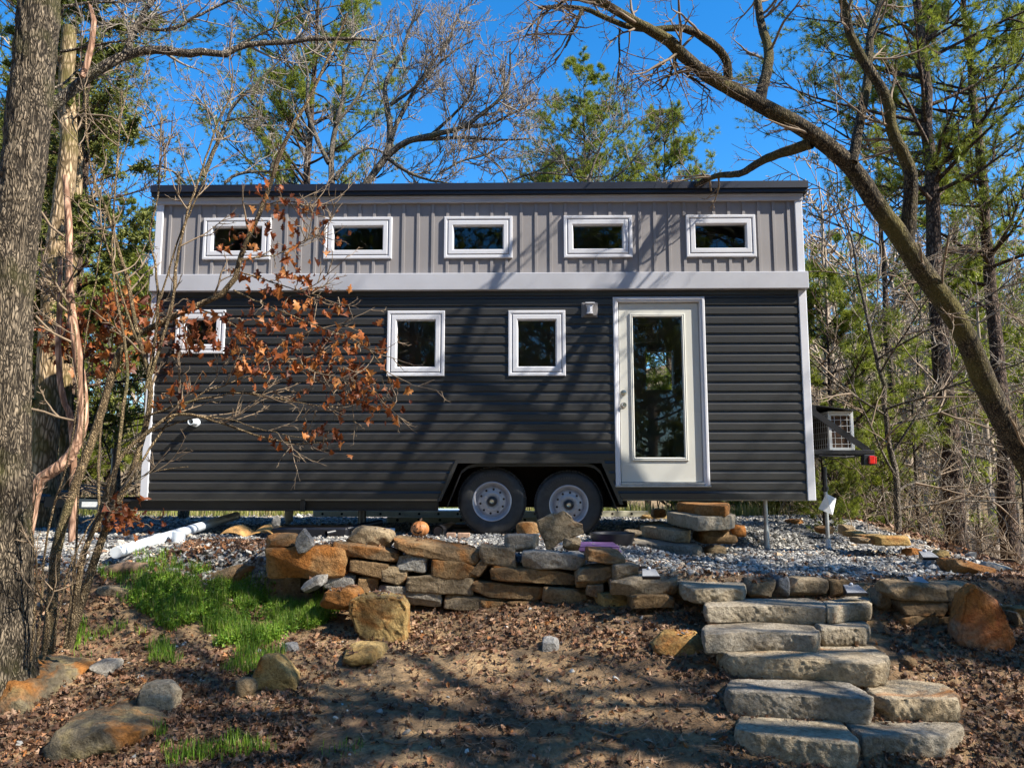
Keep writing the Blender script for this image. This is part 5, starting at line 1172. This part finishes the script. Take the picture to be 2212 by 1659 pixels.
cd = cedar(505, 10.5, .10, 1.45, 110, .15)
g = PG(118, 1105); q = PY(140, 1105, 11.2); mk_tree('cedar', 0, cd, (M['bark_pine'], M['bark_pine'], M['cedar']), 'olive green cedar filling the gap beside the thick left trunk', 'tree', (q[0], 11.2, gz(q[0], 11.2)))
q = PY(30, 1000, 15); copytree(bpy.data.objects['cedar'], (q[0]-.2, 15, gz(q[0], 15)), 2, 1.05, 'cedar partly hidden behind the thick left trunk')
# ---- bare tree with the big fan behind the roof ------------------------
def behind(label, main, subs, Y, seed, r, spec, mat='bark_grey', twig='twig', tz=.05):
    p = px(main, Y); b = p[0].copy(); b[2] = gz(b[0], b[1])-.3; p = [b]+p
    return hero('bare_tree', label, 'tree', (p, r*1.3, r*.5), [(px(s, Y, dy), r*a, r*.12) for s, a, dy in subs], M[mat], M[twig], seed, spec, group='bare trees behind the trailer', tropz=tz, wigt=.10)
behind('bare tree above the roof whose limbs fan out far to the right', [(770, 470)]+k2((240, 1140), (300, 1050), (370, 960)), [
    (k2((370, 960), (400, 860), (370, 650), (350, 530), (400, 420), (470, 320), (500, 200), (560, 60)), .6, .4), (k2((380, 950), (480, 870), (640, 830), (850, 780), (960, 690), (1080, 600), (1130, 450), (1130, 300)), .55, -.5),
    (k2((480, 870), (620, 850), (870, 840), (1100, 860), (1250, 850)), .4, .4), (k2((380, 970), (480, 1050), (640, 1110), (800, 1130)), .35, -.3),
    (k2((400, 860), (440, 740), (560, 520), (700, 330), (800, 150), (830, 30)), .4, .7), (k2((640, 830), (800, 700), (900, 560), (920, 400)), .3, -.5),
    (k2((400, 640), (520, 560), (660, 420), (800, 300), (900, 250)), .3, 0), (k2((850, 780), (1000, 770), (1150, 700), (1270, 620), (1310, 540)), .28, 0), (k2((700, 1060), (850, 970), (960, 960), (1100, 880)), .2, 0)], 15, 601, .13, (12, 1.4, .0032, 7, 5, 2), tz=.10)
behind('grey bare tree with crossing limbs just left of the fan shaped one', [(715, 470), (718, 400)], [
    (k2((40, 1130), (30, 950), (60, 760), (120, 560), (100, 380), (180, 200), (160, 0)), .6, .3), (k2((60, 1100), (130, 980), (250, 900), (330, 920), (380, 950)), .45, .3), (k2((20, 1000), (-60, 850), (-120, 640), (-100, 420), (-180, 200)), .5, .3), (k2((60, 760), (180, 640), (260, 480), (300, 300), (400, 120)), .4, .2)], 17, 602, .12, (9, 1.2, .0032, 5, 4, 2))
behind('low bare tree at the left end of the roof with forked dark limbs', [(430, 470), (440, 390)], [
    (k1((1240, 1080), (1330, 860), (1380, 740), (1420, 640), (1540, 530), (1700, 380), (1870, 200)), .6, .3), (k1((1380, 740), (1500, 720), (1620, 725)), .3, .1), (k1((1330, 860), (1320, 740), (1250, 640), (1200, 600)), .3, .1), (k1((1370, 1120), (1450, 1060), (1680, 1050), (1900, 1020)), .4, .2), (k1((1130, 1120), (1060, 1040), (940, 1000), (880, 1080)), .3, .1), (k1((1010, 1080), (1010, 860), (960, 700), (830, 600)), .25, .2)], 12.5, 603, .07, (9, 1.0, .0028, 5, 4, 2))
behind('small bare tree above the middle of the roof in front of the pines', [(1095, 470), (1094, 400)], [(k2((1105, 1140), (1150, 1090), (1290, 1060), (1420, 980), (1500, 900)), .5, .2), (k2((1290, 1060), (1400, 1060), (1560, 1090), (1700, 1080)), .4, .2), (k2((1120, 1100), (1050, 1000), (980, 960), (900, 900)), .4, .2)], 16, 604, .06, (8, .9, .004, 4, 4, 0))
behind('thin bare tree above the roof right of the pines', [(1250, 470), (1253, 400)], [(k2((1700, 1130), (1840, 1040), (1980, 860), (2100, 700)), .5, .3), (k2((1600, 1130), (1640, 1000), (1700, 860), (1780, 700)), .5, .2), (k2((1550, 1130), (1450, 1000), (1380, 900), (1300, 860)), .4, .2)], 16, 605, .06, (8, .9, .004, 4, 4, 0))
# ---- pines ------------------------------------------------------------
PM = (M['bark_pine'], M['bark_pine'], M['needle']); PB = (M['bark_pine'], M['bark_pine'], M['needle_bright'])
def put(e, u, Y, rz, sc, label, group): 
    q = PY(u, 1000, Y); return copytree(e, (q[0], Y, gz(q[0], Y)-.05), rz, sc, label, group)
GP = 'pines behind the trailer'
def mkp(u, Y, data, mats, label, group=GP, rz=0): q = PY(u, 1000, Y); return mk_tree('pine', 0, data, mats, label, 'pine', (q[0], Y, gz(q[0], Y)-.05), rz, group)
pA = mkp(655, 21, pine(701, 17.5, .20, .40, 84, 3.2, .14, 15, .014, dens=9, d2=5, keep=.75), PB, 'tall pine behind the left half of the roof with a straight dark trunk')
pB = mkp(1272, 24, pine(702, 14.8, .15, .45, 110, 2.3, .13, 14, .013, dens=7, d2=4), PB, 'bushy bright pine above the middle of the roof')
pC = mkp(1452, 25, pine(703, 14.0, .14, .45, 100, 2.1, .13, 14, .013, dens=7, d2=4), PB, 'bushy bright pine just right of the middle one, slightly shorter')
put(pB, 1195, 27, 2.0, .86, 'shorter pine peeping out left of the bushy middle pine', GP)
put(pC, 1395, 29, 1.0, .9, 'pine between the two bushy pines above the roof', GP)
pD = mkp(2050, 13.5, pine(704, 15.5, .19, .36, 58, 2.7, .13, 15, .010, dens=8, d2=5, keep=.75), PB, 'tall pine with a long dark trunk right of the trailer')
pE = mkp(2160, 14.5, pine(705, 15.0, .17, .36, 58, 2.6, .13, 15, .010, dens=8, d2=5, keep=.75), PB, 'second tall pine, nearest the right edge')
pF = mkp(1935, 17, pine(706, 13.0, .11, .42, 34, 2.6, .13, 14, .009, dens=7, d2=4, keep=.6), PM, 'slimmer pine left of the two tall trunks, its boughs reaching towards the roof')
put(pA, 60, 19, 2.2, .95, 'dark pine behind the thick left trunk', GP)
put(pA, 250, 26, 3.2, .60, 'far small pine left of the trailer', GP)
pG = mkp(1800, 13.0, pine(707, 4.3, .06, .05, 56, 1.5, .14, 14, .010, dens=7, d2=4), PB, 'young bright pine just right of the trailer end')
put(pG, 1700, 14.2, 1.3, .55, 'low young pine seen below the trailer floor', GP); put(pG, 1860, 16.0, 2.3, .8, 'young pine behind the shelf of the air conditioner', GP)
put(pG, 1625, 14.6, 3.3, .5, 'small pine bush behind the door step pile', GP)
put(pG, 1470, 16.6, 4.3, 1.25, 'young pine straight behind the door, seen through its glass', GP); put(pG, 1535, 17.5, 4.9, 1.2, 'second young pine behind the door window', GP)
put(pG, 1775, 10.9, 2.9, .40, 'small bright pine bush at the back edge of the gravel', GP)
put(pG, 235, 17, 4.2, 1.3, 'young pine seen between the left saplings and the trailer', GP); put(pG, 110, 15, 1.7, 1.2, 'young pine behind the peeling curved trunk', GP)
# ---- leafless understorey at the right ---------------------------------
U = []
for k in range(4):
    l, t = bare_tree(801+k, 4.0+k*.5, .032+.006*k, (.5-.4*k, .2), .12, 16, (6, 4, 2), (40, 85), .01, .6, (8, 5, 4, 3, 3), .075, .0024, None, .34); U.append(mk_tree('understorey_tree', 0, (l, t), (M['bark_grey'], M['twigwarm'] if k % 2 else M['twig']), 'x', 'tree', (0, -300, 0)))
LB = ['thin bare tree with tangled pale twigs nearest the trailer end', 'bare forked tree right of the tail light', 'leafless tree between the tail light and the tall pine trunk', 'wiry bare tree low behind the gravel edging slabs', 'bare sapling tree just left of the tall pine trunk', 'bare tree with sweeping twigs between the tall pine trunks',
      'leafless tree at the right edge behind the leaning trunk', 'spindly bare tree in the second rank right of the tail light', 'bare tree deeper in the wood behind the tall pine trunk', 'dense twiggy tree behind the right edge rocks', 'bare tree behind the support pole', 'farther bare tree seen over the air conditioner',
      'bare tree visible under the trailer left of the steps', 'thin bare tree behind the left end of the trailer', 'bare tree left of the trailer behind the peeling trunk', 'pale bare tree behind the trailer tongue', 'bare tree deep in the woods at far left']
LU = [(1830, 13.5), (1905, 14.5), (1975, 13), (1930, 10.6), (2030, 12.6), (2110, 13.2), (2205, 11.5), (1880, 18), (2070, 19), (2170, 17.5), (1790, 17.5), (1840, 22), (1420, 17), (300, 15), (215, 14), (255, 12.5), (150, 18)]
for k, ((u, Y), lb) in enumerate(zip(LU, LB)):
    q = PY(u, 1000, Y); loc = (q[0], Y, gz(q[0], Y)-.1)
    if k < 4: U[k].location = loc; U[k]['label'] = lb; U[k]['group'] = 'leafless understorey trees'; U[k].rotation_euler = (0, 0, k*1.9)
    else: copytree(U[k % 4], loc, k*1.7, .55+.10*(k % 4), lb, 'leafless understorey trees')
# long pale bough sweeping in from the right
# ---- trees that shade the yard (right of and behind the camera) ----------
l, t = bare_tree(901, 12, .17, (-1.5, .6), .3, 16, (8, 6, 3), (30, 70), .03, .5, (10, 6, 4, 3, 3), .15, .006)
sh1 = mk_tree('shade_tree', 0, (l, t), (M['bark_grey'], M['twigwarm']), 'tall bare tree beyond the right edge of the photo', 'tree', (9.4, 3.0, gz(9.4, 3.0)-.1), 0, 'trees around the clearing outside the photo')
GS = 'trees around the clearing outside the photo'
sp1 = mk_tree('pine', 0, pine(902, 11.5, .17, .35, 34, 2.2, .17, 11, .014, dens=4, keep=.7), PM, 'pine beyond the right edge of the photo', 'pine', (13.4, 1.8, gz(13.4, 1.8)-.1), 0, GS)
for k, (x, y, a, s, src) in enumerate(SHADE):
    copytree(sh1 if src == 'b' else sp1, (x, y, gz(x, y)-.1), a, s, 'bare tree outside the photo, part of the clearing edge' if src == 'b' else 'pine outside the photo, part of the clearing edge', GS)
# ---- far wooded hillside: one mass --------------------------------------
def woods(name, spots, seed, label, sc=(1, 1.6), pinefrac=.14, step=1):
    rg = np.random.default_rng(seed); VT = []; QT = []; VN = []; FN = []; ot = on_ = 0; protos = []
    for k in range(4):
        l, t = bare_tree(seed+k, 8, .10, (.4, .3), .25, 12, (5, 4, 0), (30, 70), .05, .45, (4, 3, 3, 3, 3), .15, .014)
        l.b += t.b; protos.append(l.mesh())
    pp = []
    for k in range(3):
        a, b, c = pine(seed+20+k, 9, .13, .15, 44, 2.0, .20, 8, .035, dens=5, d2=2); a.b += b.b[:1]; pp.append((a.mesh(), c))
    for x, y in spots:
        z = gz(x, y)-.2; s = rg.uniform(*sc); a = rg.uniform(0, 6.28); R_ = np.array([[cos(a), -sin(a), 0], [sin(a), cos(a), 0], [0, 0, 1]])*s
        if rg.uniform() < pinefrac:
            (V, Q), (V2, F2) = pp[rg.integers(3)]; VN.append(V2@R_.T+[x, y, z]); FN.append(F2+on_); on_ += len(V2)
        else: V, Q = protos[rg.integers(4)]
        VT.append(V@R_.T+[x, y, z]); QT.append(Q+ot); ot += len(V)
    o = npmesh(name, np.concatenate(VT), [np.concatenate(QT)], M['woodtwig']); tag(o, label, 'woods', None, 'stuff')
    if VN: o = npmesh(name+'_evergreens', np.concatenate(VN), [np.concatenate(FN)], M['needle_bright'], None, False); tag(o, label.replace('leafless', 'evergreen'), 'woods', None, 'stuff')
M['woodtwig'] = plain('wood_twig', (.30, .235, .175), .85, 0, .35, .4)
rg = np.random.default_rng(5); spots = []
for _ in range(1200):
    y = 20+rg.uniform(0, 1)**1.3*75; x = rg.uniform(-1.15, 1.15)*y*.8
    if .0 < x/y < .2 and y < 30: continue
    if -.62 < x/y < .36 and y < 45: continue
    if x/y > -.62 and x/y < .2 and rg.uniform() < .78: continue   # mostly hidden by the trailer
    spots.append((x, y))
    if len(spots) > 270: break
woods('far_woods', spots, 950, 'leafless woods covering the hillside beyond the trailer')
bs = [(rg.uniform(-24, 22), rg.uniform(-26, -9)) for _ in range(60)]
woods('woods_behind_viewer', bs, 980, 'leafless woods on the near side of the clearing', (1.5, 2.2), .6)
# ------------------------------------------------------------------ ground cover
rg = np.random.default_rng(77)
# gravel
def vis(P, m=40): u, v = proj(P); return (u > -m) & (u < 2212+m) & (v < 1659+m) & (P[:, 1] > 3)
ico = np.array([(-1, 1.618, 0), (1, 1.618, 0), (-1, -1.618, 0), (1, -1.618, 0), (0, -1, 1.618), (0, 1, 1.618), (0, -1, -1.618), (0, 1, -1.618), (1.618, 0, -1), (1.618, 0, 1), (-1.618, 0, -1), (-1.618, 0, 1)])/1.9
icf = np.array([(0, 11, 5), (0, 5, 1), (0, 1, 7), (0, 7, 10), (0, 10, 11), (1, 5, 9), (5, 11, 4), (11, 10, 2), (10, 7, 6), (7, 1, 8), (3, 9, 4), (3, 4, 2), (3, 2, 6), (3, 6, 8), (3, 8, 9), (4, 9, 5), (2, 4, 11), (6, 2, 10), (8, 6, 7), (9, 8, 1)])
def pebbles(name, P, size, mat, label):
    m = len(P); s = size*np.exp(rg.normal(0, .38, (m, 1, 1))); V = ico[None]*(1+rg.normal(0, .17, (m, 12, 1)))*s*rg.uniform(.6, 1.25, (m, 1, 3))
    V[:, :, 2] *= .72; a = rg.uniform(0, 6.28, m); c, s_ = np.cos(a)[:, None], np.sin(a)[:, None]; tl = rg.normal(0, .35, (m, 1))
    x = V[:, :, 0]*c-V[:, :, 1]*s_; y = V[:, :, 0]*s_+V[:, :, 1]*c; z = V[:, :, 2]+x*tl
    V = np.stack([x, y, z], -1)+P[:, None, :]; Q = (np.arange(m)*12)[:, None, None]+icf[None]
    o = npmesh(name, V.reshape(-1, 3), [Q.reshape(-1, 3)], M[mat], None, False); tag(o, label, 'gravel', None, 'stuff'); return o
n = 150000; y = 5.9+rg.uniform(0, 1, n)**1.5*9.5; x = rg.uniform(-1, 1, n)*(y*.72+.3)
gmv = gravmask(x, y); lump = snoise(np.c_[x, y, y*0], 1.1, 91, 3)
k = (rg.uniform(size=n) < gmv*(.62+.3*lump)) & (rg.uniform(size=n) < np.interp(y, [6, 9, 12, 16], [1, .85, .6, .3]))
x, y = x[k], y[k]; P = np.c_[x, y, ground(x, y)+.004]; pebbles('gravel', P, .0165, 'gravel', 'pale grey crushed stone gravel around and under the trailer')
n = 500; y = rg.uniform(4.2, 7, n); x = rg.uniform(-4.5, 5, n); P = np.c_[x, y, ground(x, y)+.002]; pebbles('scattered_pebbles', P, .012, 'gravel', 'small loose pebbles scattered over the dirt')
# leaf litter
n = 90000; y = 3.9+rg.uniform(0, 1, n)**1.25*4.6; x = rg.uniform(-1, 1, n)*(y*.72+.3); Pn = np.c_[x, y, y*0]
dn = snoise(Pn, .45, 93, 4); u, v = proj(np.c_[x, y, ground0(x, y)])
dens = np.clip(.34+.42*dn, .04, 1)
path = poly_in(u, v, [(700, 1480), (820, 1420), (1150, 1380), (1400, 1420), (1560, 1560), (1560, 1700), (650, 1700)]); dens = np.where(path, dens*.30, dens)
for q in ([(1180, 1330), (1480, 1310), (1530, 1380), (1400, 1430), (1320, 1440), (1240, 1400)], [(0, 1250), (560, 1440), (700, 1500), (640, 1700), (0, 1700)], [(880, 1330), (1200, 1330), (1180, 1400), (900, 1420)], [(1890, 1330), (2212, 1400), (2212, 1560), (1960, 1470)]):
    dens = np.where(poly_in(u, v, q), np.maximum(dens*1.2, .55), dens)
dens = np.where(gravmask(x, y) > .5, dens*np.clip(.15+.4*snoise(Pn, 1.2, 94, 3), .02, .5), dens)
k = rg.uniform(size=n) < dens; x, y = x[k], y[k]; P = np.c_[x, y, ground(x, y)+.006+rg.uniform(0, .012, len(x))]
V, Q = leafV(rg, P, .045, True, flat=.5); tag(npmesh('leaf_litter', V, [Q], M['litter'], None, False), 'brown dead leaves littering the dirt and the bank', 'leaf litter', None, 'stuff')
# leaf drift at the pipe
n = 2600; x = rg.uniform(-3.9, -1.7, n); y = rg.uniform(6.6, 8.0, n); u, v = proj(np.c_[x, y, ground0(x, y)]); k = poly_in(u, v, [(300, 1220), (480, 1150), (620, 1165), (560, 1220), (420, 1245)]) | (rg.uniform(size=n) < .05)
P = np.c_[x, y, ground(x, y)+.02][k]; V, Q = leafV(rg, P, .055, True, flat=.5); tag(npmesh('leaf_drift', V, [Q], M['litter'], None, False), 'drift of brown leaves beside the long white pipe', 'leaf litter', None, 'stuff')
# straw and twig bits on the dirt
n = 5000; y = 4.1+rg.uniform(0, 1, n)*2.9; x = rg.uniform(-1, 1, n)*(y*.72); a = rg.uniform(0, 6.28, n); L = rg.uniform(.02, .10, n)
P = np.zeros((n, 3, 3)); 
for j in range(3): xx = x+np.cos(a)*L*(j-1); yy = y+np.sin(a)*L*(j-1); P[:, j] = np.c_[xx, yy, ground(xx, yy)+.008+rg.uniform(0, .006, n)]
o = Tubes().add(P, np.full((n, 3), .0016), 3).build('twig_litter', M['twigwarm']); tag(o, 'broken bits of twig and straw on the dirt', 'twig litter', None, 'stuff')
# green patch: blades and small leafy weeds
def blades(P, h, w, mat, name, label, bend=.45):
    m = len(P); a = rg.uniform(0, 6.28, m); hh = h*rg.uniform(.5, 1.3, m); d = np.c_[np.cos(a), np.sin(a), 0*a]; sd_ = np.c_[-np.sin(a), np.cos(a), 0*a]*(w/2)
    b = rg.uniform(.1, 1, m)*bend; up = np.array([0, 0, 1.])
    p0 = P; p1 = P+up*hh[:, None]*.55+d*(hh*b*.35)[:, None]; p2 = P+up*hh[:, None]*(1-b[:, None]*.3)+d*(hh*b)[:, None]
    V = np.stack([p0-sd_, p0+sd_, p1-sd_*.8, p1+sd_*.8, p2], 1).reshape(-1, 3); k = (np.arange(m)*5)[:, None]
    o = npmesh(name, V, [k+np.array([[0, 1, 3, 2]]), k+np.array([[2, 3, 4]])], M[mat], None, False); tag(o, label, 'grass', None, 'stuff'); return o
def region(polys, n, x0, x1, y0, y1, dscale=1.2, thr=-.2, seed=1):
    x = rg.uniform(x0, x1, n); y = rg.uniform(y0, y1, n); u, v = proj(np.c_[x, y, ground0(x, y)]); k = np.zeros(n, bool)
    for p in polys: k |= poly_in(u, v, p)
    k &= snoise(np.c_[x, y, y*0], dscale, seed, 3) > thr
    return np.c_[x, y, ground(x, y)][k]
GPOLY = [[(300, 1260), (420, 1235), (520, 1250), (640, 1260), (700, 1290), (745, 1330), (700, 1350), (600, 1385), (480, 1400), (400, 1385), (330, 1345), (280, 1300)]]
P = region(GPOLY, 60000, -3.6, -1.2, 5.4, 7.3, 2.4, -.12, 96)
if len(P) > 16000: P = P[:16000]
kk_ = snoise(P, 3.0, 961, 3) > -.25; P2 = P[kk_][:6500]; 
m = len(P2); st_ = P2+np.c_[rg.normal(0, .02, m), rg.normal(0, .02, m), rg.uniform(.01, .065, m)]
V, Q = leafV(rg, np.repeat(st_, 3, 0)+rg.normal(0, .014, (m*3, 3)), .026, False, flat=.6); tag(npmesh('weeds', V, [Q], M['grass'], None, False), 'low bright green leafy weeds on the bank left of the boulder', 'weeds', None, 'stuff')
blades(P[::5], .12, .004, 'drygrass', 'dry_grass', 'pale dead blades mixed into the green grass on the bank')
blades(P[3000:], .125, .004, 'grass', 'grass', 'bright green grass growing on the bank among the weeds')
P = region([[(130, 1340), (230, 1340), (380, 1390), (560, 1370), (640, 1400), (560, 1470), (400, 1440), (160, 1420)], [(200, 1230), (320, 1220), (330, 1290), (260, 1300)], [(320, 1560), (520, 1590), (600, 1620), (360, 1659)], [(290, 1195), (400, 1200), (400, 1240), (260, 1240)]], 60000, -3.8, -.8, 4.3, 7.6, 1.8, .12, 97)[:7000]
blades(P, .085, .004, 'grass', 'sparse_grass', 'sparse tufts of grass in the leaf litter at the left')
P = region([[(640, 1600), (800, 1610), (760, 1659), (600, 1659)], [(1640, 1560), (1650, 1570), (1600, 1640)], [(900, 1340), (1020, 1340), (1000, 1400), (900, 1380)]], 9000, -2, 2, 4.2, 7, 2, .3, 98)[:900]
blades(P, .05, .004, 'grass', 'grass_tufts', 'tiny green tufts on the dirt in front of the wall')
# tall pale grass at the back edge of the gravel
n = 26000; x = rg.uniform(-11, 6, n); y = 13.4+rg.uniform(0, 1, n)**1.5*9; k = snoise(np.c_[x, y, y*0], .4, 99, 3) > -.35; P = np.c_[x, y, ground(x, y)][k]
blades(P, .26, .012, 'drygrass', 'tall_grass', 'yellow green grass growing behind the gravel pad', .5)
# brush at ground level of the wood edge, right and back
n = 900; x = np.r_[rg.uniform(4.3, 13, n//2), rg.uniform(-14, 6, n//2)]; y = np.r_[rg.uniform(8.5, 20, n//2), rg.uniform(15, 26, n//2)]
B = np.zeros((n, 7, 3)); B[:, 0] = np.c_[x, y, ground(x, y)-.05]; d = nrm(np.c_[rg.normal(0, .6, n), rg.normal(0, .6, n), rg.uniform(.5, 1.2, n)]); L = rg.uniform(.4, 1.5, n)[:, None]
for j in range(1, 7): d = nrm(d+rg.normal(size=(n, 3))*.2); B[:, j] = B[:, j-1]+d*L/6
Rb = np.tile(np.linspace(.007, .003, 7), (n, 1)); b, rb, _ = spawn(rg, B, Rb, 5, .1, 1, (25, 70), .5, 5, .2, (0, 0, .02), .7, .0026, .3)
o = Tubes().add(B, Rb, 4).add(b, rb, 3).build('brushwood', M['twigwarm']); tag(o, 'tangled leafless brush along the edge of the woods', 'brush', None, 'stuff')
n = 26000; y = 8+rg.uniform(0, 1, n)**1.2*22; x = rg.uniform(-.8, .95, n)*y; k = (gravmask(x, y) < .3) & ((x > 4) | (y > 14)); P = np.c_[x, y, ground(x, y)+.02][k]
V, Q = leafV(rg, P, .09, False, flat=.6); tag(npmesh('forest_leaf_litter', V, [Q], M['litter'], None, False), 'dead leaves covering the forest floor behind the trailer', 'leaf litter', None, 'stuff')

# leaves caught on the stones
bpy.context.view_layer.update(); dg = bpy.context.evaluated_depsgraph_get(); hit = []
for k in range(5200):
    if k % 2: x_, y_ = rg.uniform(1.1, 2.9), rg.uniform(4.35, 6.4)
    else: x_, y_ = rg.uniform(-2.6, 3.9), rg.uniform(5.6, 7.4)
    if float(snoise(np.array([[x_, y_, 0.]]), 1.6, 555, 2)[0]) < .12: continue
    r_ = C.ray_cast(dg, (x_, y_, 1.38), (0, 0, -1))
    if r_[0] and r_[4].name.split('.')[0] in ('stone_slab', 'rock', 'stone', 'edge_stone', 'step_stone') and r_[2].z > .8: hit.append(tuple(r_[1]))
hit = np.array(hit[:420])+[0, 0, .008]
V, Q = leafV(rg, hit, .040, True, flat=.75); tag(npmesh('leaves_on_stones', V, [Q], M['litter'], None, False), 'brown leaves caught on the stone steps and the wall tops', 'leaf litter', None, 'stuff')
P = hit[rg.integers(0, len(hit), 160)]+np.c_[rg.normal(0, .05, 160), rg.normal(0, .03, 160), np.full(160, -.004)]; pebbles('grit_on_stones', P, .006, 'gravel', 'grit and pebbles lying on the stone steps')
# ------------------------------------------------------------------ light, world, camera
SV = Vector((1.0, -.42, 1.0)).normalized()
el = math.asin(SV.z); azm = math.atan2(SV.x, SV.y)
sun = bpy.data.lights.new('sun', 'SUN'); sun.energy = 5.0; sun.angle = radians(.6); sun.color = (1, .94, .83)
so = bpy.data.objects.new('sun', sun); COL.objects.link(so); so.rotation_euler = SV.to_track_quat('Z', 'Y').to_euler(); so.location = (20, -4, 20)
W = bpy.data.worlds.new('World'); C.world = W; W.use_nodes = True; nt = W.node_tree; bg = nt.nodes['Background']
sk = nt.nodes.new('ShaderNodeTexSky'); sk.sky_type = 'NISHITA'; sk.sun_disc = False; sk.sun_elevation = el; sk.sun_rotation = azm; sk.ozone_density = 4.5; sk.air_density = 1.0; sk.dust_density = .1
hs_ = nt.nodes.new('ShaderNodeHueSaturation'); hs_.inputs['Saturation'].default_value = 1.32; hs_.inputs['Value'].default_value = 1.22
nt.links.new(sk.outputs[0], hs_.inputs['Color']); nt.links.new(hs_.outputs[0], bg.inputs[0]); bg.inputs[1].default_value = .092
cam = bpy.data.cameras.new('camera'); cam.sensor_width = 36; cam.lens = 36*F/2212; cam.clip_end = 1500; cam.clip_start = .05
co_ = bpy.data.objects.new('camera', cam); COL.objects.link(co_); co_.location = (0, 0, CH); co_.rotation_euler = (radians(90)+T, 0, 0); C.camera = co_
C.view_settings.view_transform = 'Standard'; C.view_settings.look = 'None'; C.view_settings.exposure = 1.3; C.view_settings.gamma = 1
C.cycles.max_bounces = 6; C.cycles.transparent_max_bounces = 8; C.cycles.use_denoising = True
